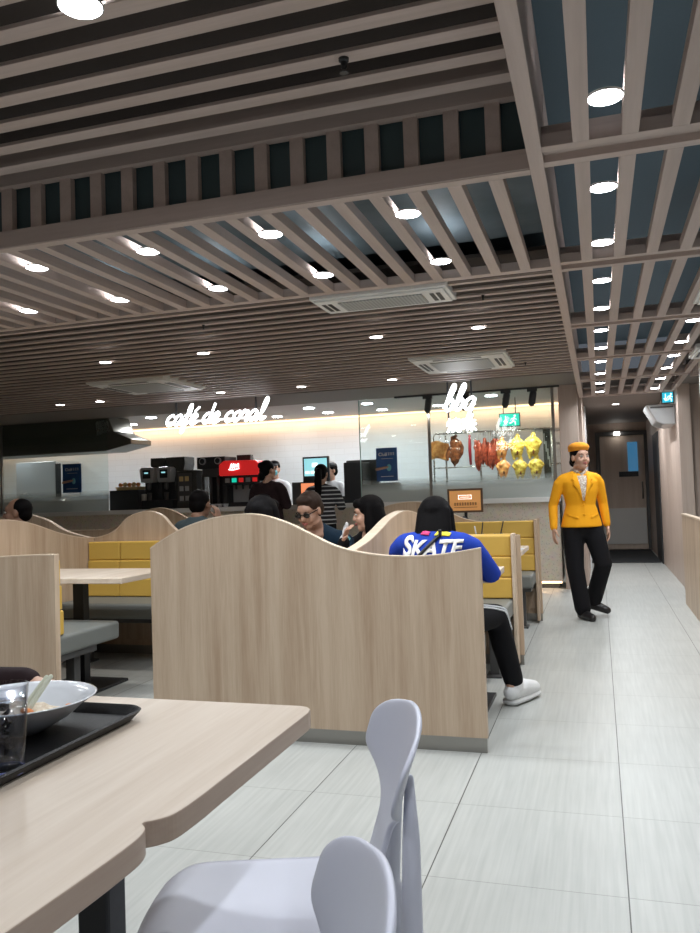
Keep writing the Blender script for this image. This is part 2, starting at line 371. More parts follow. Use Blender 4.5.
# ------------------------------------------------------------------ room shell
ZC = 2.32
struct(bx(-11, 3.2, -3.5, 16.6, -.1, 0).build('floor', M['floor'], base=(0, 0, 0)))
ceil = struct(bx(-11, 3.2, -3.5, 10.02, 2.95, 3.05).build('ceiling', M['plenum'], base=(-4, 3, 2.95)))
struct(bx(-11.1, -11, -3.5, 12.6, 0, 3.05).build('wall_left', M['offwhite']))
struct(bx(-11.1, 3.3, -3.6, -3.5, 0, 3.05).build('wall_front', M['offwhite']))
struct(bx(-11.1, -.14, 12.5, 12.6, 0, 2.95).build('wall_back', M['walltile']))
struct(bx(3.2, 3.3, -3.5, 9.9, 0, 3.05).build('wall_right', M['offwhite']))
struct(bx(.92, 3.3, 9.9, 10.0, 0, 2.95).build('wall_alcove', M['wallwood']))
struct(bx(.92, 1.0, 10.0, 16.2, 0, 2.6).build('wall_corridor_right', M['wallwood']))
struct(bx(-.28, -.16, 10.3, 16.2, 0, 2.6).build('wall_corridor_left', M['wallwood']))
struct(bx(-.28, 1.0, 16.2, 16.3, 0, 2.6).build('wall_corridor_end', M['wallwood']))
struct(bx(-.28, 1.0, 10.18, 16.3, 2.44, 2.55).build('ceiling_corridor', M['soffit']))
struct(bx(-11, -.16, 10.0, 12.6, 2.52, 2.62).build('ceiling_kitchen', M['kceil']))
struct(bx(-11, -.2, 7.95, 10.0, 2.46, 2.56).build('ceiling_soffit', M['soffit']))
struct(bx(.92, 3.2, 8.9, 9.9, 2.36, 2.5).build('ceiling_alcove_soffit', M['soffit']))
# pier at the end of the counter and pier of the right alcove
struct(bx(-.42, -.20, 9.96, 10.3, 0, 2.55).build('trim_1', M['wallwood'], bevel=.004))
struct(bx(.905, 1.04, 9.8, 10.02, 0, 2.5).build('trim_2', M['wallwood'], bevel=.004))
# --- slatted ceiling
def slab(b, x0, x1, y0, y1, z0=ZC, h=.045): b.box(x0, x1, y0, y1, z0, z0+h)
b = B(); slab(b, -.18, -.13, -3.5, 10.2, ZC, .36); b.build('ceiling_beam', M['slat'], ceil, bevel=.002)
frames = [-1.55, -.15, 1.25, 2.65, 4.05, 5.60, 7.08, 8.55, 10.02]
b = B()
for y in frames: slab(b, -.13, .92, y, y+.045); slab(b, -.13, .92, y+.13, y+.175); b.box(-.13, .92, y+.045, y+.13, ZC+.025, ZC+.09)
b.build('cross_frame', M['slatx'], ceil, bevel=.0015)
b = B()
for k in range(1, 8):
    xc = -.155+.15*k
    for i in range(len(frames)-1): slab(b, xc-.026, xc+.026, frames[i]+.175, frames[i+1])
b.build('aisle_slats', M['slat'], ceil, bevel=.0015)
b = B()
for k in range(1, 70):
    xc = -.155-.15*k; slab(b, xc-.026, xc+.026, 2.87, 4.10)
b.build('grid_slats', M['slat'], ceil, bevel=.0015)
bx(-11, -.18, 2.89, 4.10, 2.50, 2.52).build('grid_fill_board', M['gridfill'], ceil)  # board added low above the grid to catch light and lift the gaps
b = B(); slab(b, -11, -.18, 2.822, 2.87); slab(b, -11, -.18, 4.10, 4.16)
b.build('grid_frame', M['slatx'], ceil, bevel=.0015)
b = B(); b.box(-11, -.18, 2.816, 2.845, ZC+.004, 2.395)
b.box(-11, -.18, 2.816, 2.86, 2.59, 2.95)
b.build('coffer_fascia', M['slatx'], ceil)
b = B()
for k in range(0, 70):
    xc = -.155-.15*k; b.box(xc-.027, xc+.027, 2.840, 2.87, 2.395, 2.59)
b.build('coffer_posts', M['slat'], ceil)
bx(-11, -.18, 2.875, 2.885, 2.39, 2.62).build('coffer_panel', M['plenum_teal'], ceil)
b = B()
for k in range(0, 40): 
    y = 2.695-.155*k; slab(b, -11, -.18, y-.031, y+.031, 2.595, .014)
b.build('coffer_slats', M['slatx'], ceil, bevel=.0015)
bx(-11, -.18, -3.5, 2.816, 2.76, 2.78).build('coffer_gap_shade', M['backing'], ceil)  # dark sheet standing in for unlit slat sides in the coffer
b = B(); n = int((7.93-4.2)/.15)
y = 4.235
while y < 7.93:
    slab(b, -11, -.18, y-.019, y+.019, ZC, .012); y += .15
b.build('dense_slats', M['slatx'], ceil)
bx(-11, -.18, 4.16, 7.95, 2.43, 2.45).build('slat_gap_shade', M['backing'], ceil)  # dark sheet giving the fine slat gaps their shade
bx(-11, -.18, 7.93, 7.95, ZC, 2.5).build('slat_end_board', M['soffit'], ceil)
b = B(); y = 3.0
while y < 8.9:
    slab(b, .95, 3.2, y-.022, y+.022, ZC, .08); y += .15
b.build('alcove_slats', M['slatx'], ceil)
bx(.95, 3.2, -3.5, 8.9, 2.42, 2.44).build('alcove_backing', M['soffit'], ceil)

# --- corridor door
d = struct(B().box(.06, .86, 16.14, 16.18, .02, 2.19).build('door_1', M['doorwood'], bevel=.002))
bx(.07, .85, 16.125, 16.14, .12, .80).build('kick_plate', M['kick'], d)
bx(.56, .74, 16.12, 16.14, 1.42, 2.06).build('window_pane', M['glassblue'], d)
bx(.39, .74, 16.115, 16.139, 1.40, 1.50).build('push_plate', M['vent'], d)
B().tube([(.80, 16.13, .98), (.80, 16.07, 1.0), (.80, 16.07, 1.27), (.80, 16.13, 1.29)], .014).build('handle', M['steeldull'], d, smooth=True)
b = B(); b.box(-.02, .055, 16.08, 16.2, 0, 2.27); b.box(.865, .919, 16.08, 16.2, 0, 2.27); b.box(.055, .865, 16.08, 16.2, 2.2, 2.27)
struct(b.build('trim_3', M['dkgrey']))
struct(bx(.9, .925, 13.2, 14.3, 0, 2.05).build('door_2', M['vent']))
tag(bx(-.15, .895, 13.4, 16.05, 0.0, .012).build('floor_mat', M['rug']), 'dark floor mat in front of the corridor door', 'mat')
t = thing('door_light', 'small bright lamp above the corridor door', 'lamp', (.38, 16.08, 2.22))
bx(.33, .43, 16.03, 16.08, 2.2, 2.26).build('lamp_lens', M['lampw'], t)
# right-hand half-height partition and column
b = thing('booth_partition', 'waist-high wooden partition along the right side of the aisle', 'partition', (.80, 6.5, 0))
bx(.795, .835, 4.4, 8.75, 0, .90).build('panel', M['panel_x'], b, bevel=.003)
bx(.79, .84, 4.4, 8.755, .90, .915).build('edge_band', M['edge'], b)
struct(bx(.93, 1.3, 7.6, 7.95, 0, 2.4).build('trim_4', M['white'], bevel=.004))
# ------------------------------------------------------------------ ceiling lamps
ORD = ['nearest', 'second nearest', 'third nearest', 'fourth nearest', 'fifth nearest', 'sixth nearest', 'seventh nearest', 'eighth nearest', 'ninth nearest', 'tenth nearest', 'farthest', 'very farthest']
def make_downlight(label, loc, r, power, mat, group, spot=150, col=(.93, .97, 1)):
    t = thing('ceiling_downlight', label, 'ceiling light', loc, group)
    x, y, z = loc
    B().lathe((x, y, z), [(r*1.06, 0), (r*1.06, .006), (r*.99, .006), (r*.99, 0)], 28, closed=True).build('lamp_ring', M['housing'], t, smooth=False)
    B().lathe((x, y, z), [(r*.985, 0), (r*.985, .005)], 28).build('lamp_lens', mat, t)
    l = bpy.data.lights.new('downlight', 'AREA'); l.shape = 'DISK'; l.size = r*1.8; l.energy = power; l.color = col; l.spread = math.radians(spot)
    o = bpy.data.objects.new('downlight', l); C.objects.link(o); o.parent = t; o.location = (0, 0, -.004); W[o] = Vector(loc); KIDS[t].append(o)
    return t
PW = 5.0
ZL = ZC+.001
near = make_downlight('nearest downlight in the left lamp row above the aisle', (.068, 2.38, ZL), .050, PW, M['lamp'], 'downlights over the aisle')
ay = [3.10, 3.80, 4.50, 5.20, 5.93, 6.68, 7.40, 8.18, 8.92, 9.72]
for i, y in enumerate(ay): dup(near, (.066, y, ZL), '%s downlight in the left lamp row above the aisle' % ORD[min(i+1, 11)] if i < 9 else 'farthest downlight in the left lamp row above the aisle')
byy = [5.87, 6.70, 7.38, 8.12, 8.90, 9.74]
for i, y in enumerate(byy): dup(near, (.67, y, ZL), '%s downlight in the right lamp row above the aisle' % (ORD[i] if i < 5 else 'farthest'))
for y in (-1.8, -.4, 1.0): dup(near, (.066, y, ZL), 'downlight over the aisle above and behind the viewer')
for y in (-1.0, 1.7, 3.1, 4.5): dup(near, (.67, y, ZL), 'downlight of the right aisle lamp row outside the picture')
names = {(-.68, 3.09): 'rightmost downlight of the nearer row in the long-slatted ceiling grid', (-1.28, 3.10): 'second downlight from the right of the nearer row in the long-slatted grid',
         (-1.87, 3.10): 'third downlight from the right of the nearer row in the long-slatted grid', (-2.47, 3.11): 'leftmost downlight of the nearer row in the long-slatted grid',
         (-.68, 3.79): 'rightmost downlight of the farther row in the long-slatted grid', (-1.28, 3.78): 'second downlight from the right of the farther row in the long-slatted grid',
         (-1.87, 3.79): 'third downlight from the right of the farther row in the long-slatted grid', (-2.46, 3.78): 'fourth downlight from the right of the farther row in the long-slatted grid',
         (-3.06, 3.78): 'leftmost downlight of the farther row in the long-slatted grid'}
for (x, y), lb in names.items(): o = dup(near, (x, y, ZL), lb); o['group'] = 'downlights in the long-slatted grid'
for x, y in ((-3.06, 3.1), (-3.65, 3.1), (-3.65, 3.79)): dup(near, (x, y, ZL), 'downlight of the long-slatted grid outside the picture')['group'] = 'downlights in the long-slatted grid'
# coffer over the foreground tables
c0 = make_downlight('large glaring round downlight in the raised dark slatted ceiling at the top left', (-1.32, 1.865, 2.59), .06, 5, M['lamp'], 'downlights of the raised ceiling')
for x, y in ((-2.9, 1.3), (-1.3, .3), (-2.9, -.4), (-1.3, -1.3), (-4.6, .5)): dup(c0, (x, y, 2.59), 'round downlight of the raised ceiling outside the picture')
# dense slatted ceiling
f0 = make_downlight('small warm downlight in the fine slats, leftmost of the nearer row', (-3.65, 5.38, ZC-.004), .045, 4.2, M['lampw'], 'small downlights of the finely slatted ceiling', 150, (1, .95, .88))
for x, y, lb in ((-2.80, 5.39, 'second from the left in the nearer row'), (-1.45, 5.40, 'third from the left in the nearer row'), (-.73, 5.40, 'rightmost of the nearer row'),
                 (-5.62, 7.42, 'leftmost of the farther row'), (-5.10, 7.40, 'second from the left in the farther row'), (-3.68, 7.44, 'above the script neon lettering'), (-2.80, 7.47, 'in the farther row right of the script neon lettering'), (-1.86, 7.47, 'in the farther row left of the right ceiling cassette')):
    dup(f0, (x, y, ZC-.004), 'small downlight in the fine slats, %s' % lb)
# kitchen
k0 = make_downlight('round kitchen downlight nearest the upper left corner of the right glass screen', (-3.096, 10.90, 2.51), .08, 6.5, M['lamp'], 'kitchen downlights', 160)
for x, y, lb in ((-1.348, 10.97, 'round kitchen downlight between the neon lettering and the track lamps'), (-3.998, 10.95, 'round kitchen downlight right of the script neon, in the nearer row'), (-6.515, 10.77, 'round kitchen downlight left of the script neon, in the nearer row'),
                 (-3.116, 11.8, 'round kitchen downlight behind the glass edge, in the farther row'), (-2.239, 11.76, 'round kitchen downlight just left of the second glass post'), (-4.853, 11.8, 'round kitchen downlight right beside the end of the script neon'),
                 (-3.963, 11.71, 'round kitchen downlight right of the script neon, in the farther row'), (-7.34, 11.54, 'round kitchen downlight at the right end of the dark hood')):
    dup(k0, (x, y, 2.51), lb)
for x in (-8.4, -9.8): dup(k0, (x, 11.5, 2.51), 'added kitchen fill lamp, unseen behind the dark hood')  # two unseen lamps added to brighten the left end of the kitchen
g0 = make_downlight('nearer recessed downlight of the corridor ceiling', (.29, 10.75, 2.435), .05, 24, M['lampw'], 'corridor downlights', 160)
dup(g0, (.30, 12.45, 2.435), 'farther recessed downlight of the corridor ceiling')
# warm cove along the kitchen wall
t = thing('cove_light', 'warm light strip washing the top of the white kitchen wall', 'light strip', (-5, 12.35, 2.5))
bx(-11, -.4, 12.38, 12.42, 2.49, 2.51).build('led_strip', M['led'], t)
l = bpy.data.lights.new('cove', 'AREA'); l.shape = 'RECTANGLE'; l.size = 10.5; l.size_y = .04; l.energy = 26; l.color = (1, .58, .33)
o = bpy.data.objects.new('cove', l); C.objects.link(o); o.parent = t; o.location = (-.7, .02, -.02); o.rotation_euler = (math.radians(25), 0, 0)

# ceiling cassettes
def cassette(label, x0, x1, y0, y1, strip=False):
    z = ZC-.03
    t = thing('ceiling_air_conditioner', label, 'air conditioner', ((x0+x1)/2, (y0+y1)/2, z), 'ceiling cassettes')
    b = B(); w_ = x1-x0; h = y1-y0
    b.prism([(x0, y0), (x1, y0), (x1, y1), (x0, y1)], 'Z', z+.012, ZC+.02)
    b.prism([(x0+.02, y0+.02), (x1-.02, y0+.02), (x1-.02, y1-.02), (x0+.02, y1-.02)], 'Z', z, z+.012)
    b.build('casing', M['acwhite'], t, bevel=.004)
    bx(x0+.19*w_, x1-.19*w_, y0+.2*h, y1-.2*h, z-.006, z).build('grille', M['acgrille'], t)
    for xa in (x0+.06*w_, x1-.14*w_):
        for q in (0, 1):
            o = bx(xa+q*.045*w_, xa+q*.045*w_+.03*w_, y0+.25*h, y1-.25*h, z-.002, z+.002).build('vent', M['vent'], t)
    if not strip:
        for ya in (y0+.06*h, y1-.12*h): bx(x0+.25*w_, x1-.25*w_, ya, ya+.05*h, z-.002, z+.002).build('vent', M['vent'], t)
cassette('square ceiling cassette in the fine slats above the script neon lettering', -4.42, -3.62, 6.2, 7.0)
cassette('square ceiling cassette in the fine slats above the bbq neon lettering', -1.45, -.66, 6.37, 7.16)
cassette('slim ceiling unit at the far edge of the long-slatted grid', -1.50, -.725, 4.165, 4.50, True)
cassette('ceiling cassette cut by the right picture edge, nearer the viewer', .60, 1.3, 4.85, 5.25)
cassette('ceiling cassette cut by the right picture edge, farther down the aisle', .80, 1.5, 6.95, 7.5)
def sprinkler(x, y, z, lb):
    k = .45 if z < 2.5 else .85
    t = thing('sprinkler', lb, 'sprinkler', (x, y, z), 'ceiling sprinklers')
    B().lathe((x, y, z-.05*k), [(.006*k, 0), (.012*k, .01*k), (.012*k, .03*k), (.02*k, .034*k), (.02*k, .055*k)], 12).build('sprinkler_body', M['vent'], t)
    B().lathe((x, y, z-.062*k), [(.017*k, 0), (.017*k, .004)], 12).build('deflector', M['dkgrey'], t)
sprinkler(-.715, 2.385, 2.60, 'dark sprinkler head hanging from the raised slatted ceiling')
sprinkler(-2.35, 4.535, ZC, 'small dark sprinkler in the fine slats, left of the slim ceiling unit')
sprinkler(-.58, 4.535, ZC, 'small dark sprinkler in the fine slats, right of the slim ceiling unit')
sprinkler(-.56, 7.085, ZC, 'small dark sprinkler beside the right ceiling cassette')

# ------------------------------------------------------------------ booths
def cosint(pts, n=10):
    out = []
    for (x0, z0), (x1, z1) in zip(pts, pts[1:]):
        for k in range(n):
            t = k/n; out.append((x0+(x1-x0)*t, z0+(z1-z0)*(1-math.cos(PI*t))/2))
    out.append(pts[-1]); return out
def dense(pts, n=8):   # Catmull-Rom through points
    P = [pts[0]]+list(pts)+[pts[-1]]; out = []
    for i in range(1, len(P)-2):
        for k in range(n):
            t = k/n; q = []
            for a in (0, 1):
                p0, p1, p2, p3 = P[i-1][a], P[i][a], P[i+1][a], P[i+2][a]
                q.append(.5*(2*p1+(p2-p0)*t+(2*p0-5*p1+4*p2-p3)*t*t+(3*p1-p0-3*p2+p3)*t**3))
            out.append(tuple(q))
    out.append(tuple(pts[-1])); return out
def partition(label, axis, prof, c, th=.04, z0=.07, plinth=True):
    """prof: top outline [(along, z)]; axis 'Y' = panel across the aisle, 'X' = panel along it; c = centre plane"""
    a0, a1 = prof[0][0], prof[-1][0]; mid = (a0+a1)/2
    loc = (mid, c, 0) if axis == 'Y' else (c, mid, 0)
    t = thing('booth_partition', label, 'partition', loc, 'wooden booth partitions')
    low = [(a, z-.006) for a, z in prof]
    b = B(); b.prism([(a0, z0)]+low+[(a1, z0)], axis, c-th/2, c+th/2); b.build('panel', M['panel' if axis == 'Y' else 'panel_x'], t)
    e = B()
    rail = []
    for (p, q) in ((-th/2-.001, 0), (th/2+.001, 0)):
        rail.append([((a, c+p, z) if axis == 'Y' else (c+p, a, z)) for a, z in prof])
    v = [[e.bm.verts.new(x) for x in rr] for rr in rail]; v2 = [[e.bm.verts.new((x[0], x[1], x[2]-.0065)) for x in rr] for rr in rail]
    n = len(prof)
    for i in range(n-1):
        for A, Bq in ((v[0], v[1]), (v2[1], v2[0]), (v2[0], v[0]), (v[1], v2[1])): e.bm.faces.new((A[i], A[i+1], Bq[i+1], Bq[i]))
    for i in (0, n-1): e.bm.faces.new((v[0][i], v[1][i], v2[1][i], v2[0][i]))
    e.build('edge_band', M['edge'], t)
    if plinth:
        p = B()
        if axis == 'Y': p.box(a0+.02, a1-.004, c-th/2+.008, c+th/2-.008, 0, z0)
        else: p.box(c-th/2+.006, c+th/2-.006, a0+.02, a1-.02, 0, z0)
        p.build('plinth', M['steeldull'], t)
    return t
P1 = [(-2.27, .965), (-2.21, 1.001), (-2.09, 1.061), (-1.973, 1.10), (-1.858, 1.123), (-1.745, 1.132), (-1.662, 1.128), (-1.581, 1.111), (-1.474, 1.073), (-1.37, 1.022), (-1.267, .972), (-1.166, .94), (-1.015, .915), (-.868, .908), (-.771, .911), (-.652, .924), (-.535, .943)]
partition('nearest wave-topped wooden booth partition, large in the middle of the picture', 'Y', dense(P1, 4), 3.73)
partition('wave-topped wooden partition behind the farthest yellow bench of the right booths', 'Y', dense(P1, 4), 7.56)
partition('straight-topped low wooden partition behind the nearer yellow bench seen from the front', 'Y', [(-2.27, .895), (-.535, .895)], 5.65)
partition('wave-topped wooden divider along the booth, between the long-haired woman and the blue jacket', 'X', dense([(3.76, .938), (4.0, .966), (4.236, 1.012), (4.478, 1.064), (4.70, 1.093), (4.93, 1.10), (5.233, 1.069), (5.45, 1.02), (5.62, .97)], 5), -1.18, .055)
partition('wooden booth partition end at the left edge of the picture, nearest the table with the tray', 'Y', cosint([(-5.2, .93), (-4.4, 1.12), (-3.75, .915), (-2.87, .938)], 12), 3.73)
partition('wave-topped wooden divider at the far left, in front of the seated man', 'X', dense([(3.76, .94), (4.1, 1.05), (4.5, 1.122), (4.83, 1.094), (5.17, 1.004), (5.45, .95), (5.62, .94)], 5), -3.98, .04)
partition('wave-topped wooden partition behind the left yellow bench', 'Y', dense([(-5.5, .95), (-5.1, 1.08), (-4.72, 1.15), (-4.45, 1.10), (-4.25, 1.0), (-4.05, .945), (-3.93, .94), (-3.77, .99), (-3.66, 1.085), (-3.55, 1.13), (-3.44, 1.139), (-3.33, 1.10), (-3.24, 1.01), (-3.14, .95), (-2.90, .938)], 5), 5.65)
partition('farthest wave-topped wooden partition of the left booths, below the counter', 'Y', cosint([(-6.6, .93), (-5.95, .93), (-5.2, .93), (-4.50, 1.152), (-3.85, .93), (-2.9, .935)], 10), 7.56)
def bench(label, x0, x1, yb, d, zt=.90, side=None, seams=(), deep=.50):
    """yb = face of the partition behind, d = +1 if the sitter looks towards +Y, -1 towards the viewer"""
    yb += .004*d
    t = thing('booth_bench', label, 'bench', ((x0+x1)/2, yb+d*.3, 0), 'yellow and grey booth benches')
    Y = lambda a, b_: (min(yb+d*a, yb+d*b_), max(yb+d*a, yb+d*b_))
    y0, y1 = Y(0.0, .02); bx(x0, x1, y0, y1, .12, zt-.01).build('back_board', M['panel'], t)
    zs = [.47, .47+(zt-.47)*.33, .47+(zt-.47)*.66, zt]
    for k in range(3):
        th0, th1 = .115-.02*k, .10-.02*k
        b = B(); y0, y1 = Y(.02, .115-.012*k)
        xs = [x0]+list(seams)+[x1]
        for a, c in zip(xs, xs[1:]): b.box(a+.001, c-.001, y0, y1, zs[k]+.001, zs[k+1]-.001)
        b.build('back_cushion', M['yellow'], t, bevel=.012, segs=4)
    y0, y1 = Y(.02, deep); bx(x0, x1, y0, y1, .355, .468).build('seat_cushion', M['grey'], t, bevel=.022, segs=4)
    y0, y1 = Y(.0, .44); bx(x0+.02, x1-.02, y0, y1, .32, .355).build('seat_base', M['dkgrey'], t)
    for x in (x0+.12, x1-.14):
        y0, y1 = Y(.30, .36); bx(x, x+.06, y0, y1, .012, .32).build('leg', M['dkgrey'], t, bevel=.003)
        y0, y1 = Y(.26, .42); bx(x-.02, x+.08, y0, y1, 0, .012).build('foot_plate', M['dkgrey'], t)
    if side:
        y0, y1 = Y(-.0, .035 if side == 'white' else .13)
        bx(x1, x1+.022, y0, y1, .02, zt+.01).build('side_panel', M[side], t, bevel=.002)
    return t
bench('yellow-backed bench facing the viewer, just right of the blue jacket', -1.14, -.585, 5.63, -1, side='edge')
bench('narrow bench the person in the blue jacket sits on, hidden behind the nearest partition', -1.14, -.60, 3.75, 1)
bench('bench backing onto the low partition, its grey seat end showing past the yellow one', -1.14, -.60, 5.67, 1)
bench('farthest yellow-backed bench of the right booths, below the orange sign', -1.55, -.575, 7.54, -1, zt=.925, side='panel_x')
bench('yellow bench behind the seated long-haired woman, between wooden partitions', -2.25, -1.215, 5.63, -1)
bench('bench behind the nearest partition where the dark-haired diner sits', -2.25, -1.215, 3.75, 1)
bench('long yellow-backed bench facing the viewer in the left booth', -3.955, -2.93, 5.63, -1, zt=.905, seams=(-3.66, -3.33))
bench('left booth bench seen from its end, with grey seat sticking out past the partition', -3.955, -2.93, 3.75, 1, side='white', deep=.66)
bench('bench the man at the far left sits on', -5.1, -4.01, 5.63, -1)
bench('bench of the left booths where the man in slate grey sits', -4.4, -3.1, 5.67, 1)
def booth_table(label, x0, x1, y0, y1):
    t = thing('booth_table', label, 'table', ((x0+x1)/2, (y0+y1)/2, 0), 'booth tables')
    bx(x0, x1, y0, y1, .715, .75).build('tabletop', M['top'], t, bevel=.004)
    xm, ym = (x0+x1)/2, (y0+y1)/2
    bx(xm-.04, xm+.04, ym-.03, ym+.03, .02, .715).build('post', M['black'], t)
    bx(xm-.22, xm+.22, ym-.2, ym+.2, 0, .02).build('foot_plate', M['black'], t, bevel=.004)
booth_table('narrow table in front of the person in the blue jacket', -1.13, -.56, 4.28, 4.86)
booth_table('narrow table in front of the farthest yellow bench on the right', -1.50, -.565, 6.05, 6.68)
booth_table('table between the man in sunglasses and the long-haired woman', -2.2, -1.23, 4.28, 4.86)
booth_table('booth table before the long yellow bench on the left, black post below', -3.86, -2.80, 4.24, 4.90)
booth_table('booth table of the far left booth beside the seated man', -5.1, -4.1, 4.24, 4.9)
booth_table('booth table in front of the man in slate grey', -4.4, -3.1, 6.05, 6.68)
# on the farther right table
t = thing('drinking_glass', 'tumbler with two dark straws and a pale one, standing behind the nearer yellow bench', 'glass', (-.93, 6.45, .75))
B().lathe((-.93, 6.45, .75), [(.028, 0), (.036, .12), (.034, .12), (.026, .006)], 20).build('cup', M['clearplastic'], t, smooth=True)
B().tube([(-.925, 6.45, .76), (-.90, 6.45, .955)], .005, 8).build('straw', M['vent'], t)
B().tube([(-.94, 6.45, .76), (-.965, 6.44, .925)], .005, 8).build('straw', M['cwhite'], t)
t = thing('drinking_glass', 'tumbler with one slanted dark straw, standing behind the nearer yellow bench', 'glass', (-.78, 6.45, .75))
B().lathe((-.78, 6.45, .75), [(.028, 0), (.036, .12), (.034, .12), (.026, .006)], 20).build('cup', M['clearplastic'], t, smooth=True)
B().tube([(-.785, 6.45, .76), (-.735, 6.43, .96)], .005, 8).build('straw', M['vent'], t)
tag(B().ell((-.66, 6.36, .80), (.055, .045, .05)).ell((-.64, 6.36, .83), (.035, .03, .035)).build('handbag', M['vent'], smooth=True), 'small black pouch on the farther right table', 'bag')
tag(B().prism([(-.73, 6.12), (-.575, 6.10), (-.57, 6.3), (-.71, 6.33)], 'Z', .751, .757).build('paper_napkin', M['cwhite']), 'white paper lying by the black pouch on the farther right table', 'napkin')
# ------------------------------------------------------------------ foreground tables
def rounded(x0, x1, y0, y1, rs, n=8):
    out = []
    for (cx, cy, a), r_ in zip(((x1, y1, 0), (x0, y1, 90), (x0, y0, 180), (x1, y0, 270)), rs):
        sx = -1 if cx == x1 else 1; sy = -1 if cy == y1 else 1
        for k in range(n+1):
            q = math.radians(a+90*k/n); out.append((cx+sx*r_+r_*math.cos(q), cy+sy*r_+r_*math.sin(q)))
    return out
t = thing('dining_table', 'long pale wooden table in the foreground, with a notch in its right edge', 'table', (-1.2, 1.0, 0))
edge = dense([(-.602, 1.585), (-.602, 1.45), (-.602, 1.3), (-.602, 1.17), (-.602, 1.11), (-.606, 1.045), (-.619, 1.018), (-.6345, 1.004)], 5)+dense([(-.6335, .998), (-.621, .985), (-.6135, .96), (-.612, .92), (-.614, .85), (-.620, .74), (-.628, .6), (-.640, .36)], 5)
poly = [(-1.85, 1.635), (-.637, 1.635), (-.620, 1.629), (-.607, 1.612)]+edge+[(-1.85, .36)]
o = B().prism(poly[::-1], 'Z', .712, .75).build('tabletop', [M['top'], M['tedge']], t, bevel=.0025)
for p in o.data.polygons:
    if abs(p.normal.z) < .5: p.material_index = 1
for x, y in ((-.69, .98), (-1.6, .98)):
    bx(x-.025, x+.025, y-.022, y+.022, .02, .712).build('post', M['black'], t, bevel=.004)
    bx(x-.05, x+.05, y-.28, y+.28, 0, .02).build('foot_plate', M['black'], t, bevel=.004)
# tray
t = thing('serving_tray', 'black plastic tray under the white bowl on the foreground table', 'tray', (-1.13, 1.27, .75))
tx0, tx1, ty0, ty1 = -1.36, -.925, 1.02, 1.495
b = B(); n = 40
def rr(off, z): return [(x, y, z) for x, y in rounded(tx0+off, tx1-off, ty0+off, ty1-off, (max(.045-off*.6, .01),)*4, 8)]
rings = [rr(.018, .752), rr(.003, .768), rr(0, .772), rr(.004, .775), rr(.008, .772), rr(.022, .757)]
vv = [[b.bm.verts.new(p) for p in q] for q in rings]; n = len(vv[0])
for i in range(len(vv)-1):
    for j in range(n): b.bm.faces.new((vv[i][j], vv[i][(j+1) % n], vv[i+1][(j+1) % n], vv[i+1][j]))
b.bm.faces.new(vv[0][::-1]); b.bm.faces.new(vv[-1])
b.build('tray_body', M['blackplastic'], t, smooth=False)
# bowl
bc = (-1.115, 1.33, .757)
t = thing('bowl', 'wide white bowl with leftovers on the black tray', 'bowl', bc)
B().lathe(bc, [(r_, z_*.80) for r_, z_ in [(.045, 0), (.05, .006), (.062, .012), (.095, .035), (.125, .066), (.142, .080), (.146, .083), (.141, .084), (.12, .070), (.09, .040), (.055, .018), (.0015, .014)]], 48).build('bowl_shell', M['ceramic'], t, smooth=True)
tag(B().ell((-1.10, 1.325, .791), (.074, .068, .015)).ell((-1.13, 1.34, .799), (.035, .03, .012)).xf(lambda v: v+Vector((random.uniform(-.004, .004), random.uniform(-.004, .004), random.uniform(-.003, .003)))).build('noodles', M['food'], smooth=True), 'pale noodle leftovers in the white bowl', 'food')
for x, y, z, s in ((-1.075, 1.30, .806, .013), (-1.02, 1.36, .803, .011), (-1.10, 1.335, .808, .009)):
    tag(B().ell((x, y, z), (s, s*.6, s*.45), (0, .3, .8)).build('carrot_piece', M['carrot'], smooth=True), {.013: 'largest orange scrap on the noodles', .011: 'orange scrap stuck to the far right inside of the bowl', .009: 'tiny orange scrap beside the largest one on the noodles'}[s], 'food', 'orange scraps in the bowl')
tag(B().tube([(-1.105, 1.30, .785), (-1.072, 1.355, .859)], [.006, .0045], 8).build('chopstick', M['chop'], smooth=True), 'pale chopstick leaning out of the bowl, left of its pair', 'chopstick', 'chopsticks in the bowl')
tag(B().tube([(-1.088, 1.293, .785), (-1.058, 1.350, .862)], [.006, .0045], 8).build('chopstick', M['chop'], smooth=True), 'pale chopstick leaning out of the bowl, right of its pair', 'chopstick', 'chopsticks in the bowl')
# tumbler with ice water
gc = (-.965, 1.115, .758)
t = thing('drinking_glass', 'clear tumbler of iced water on the black tray at the left edge', 'glass', gc)
B().lathe(gc, [(.028, 0), (.0285, .010), (.037, .146), (.0355, .146), (.027, .012), (.001, .011)], 40).build('tumbler', M['clearplastic'], t, smooth=True)
B().lathe(gc, [(.0265, .0125), (.0338, .118)], 40).build('water', M['water'], t, smooth=True)
B().lathe(gc, [(.029, .0), (.0292, .009), (.0286, .009), (.0284, 0)], 40, closed=True).build('blue_base', plain('blue_tint', (.30, .34, .72), .15), t, label='bluish base ring')
for k in range(9):
    a = random.uniform(0, 6.28); q = random.uniform(.004, .017); z = .03+.0105*k
    b = B(); s = .0085; b.box(-s, s, -s, s, -s, s); R = Euler((a, a*2, a*3)).to_matrix(); cc = Vector((gc[0]+q*math.cos(a), gc[1]+q*math.sin(a), gc[2]+z))
    b.xf(lambda v: R @ v + cc); tag(b.build('ice_cube', M['ice'], bevel=.002), 'clear ice cube in the tumbler of water', 'ice', 'ice cubes in the tumbler')
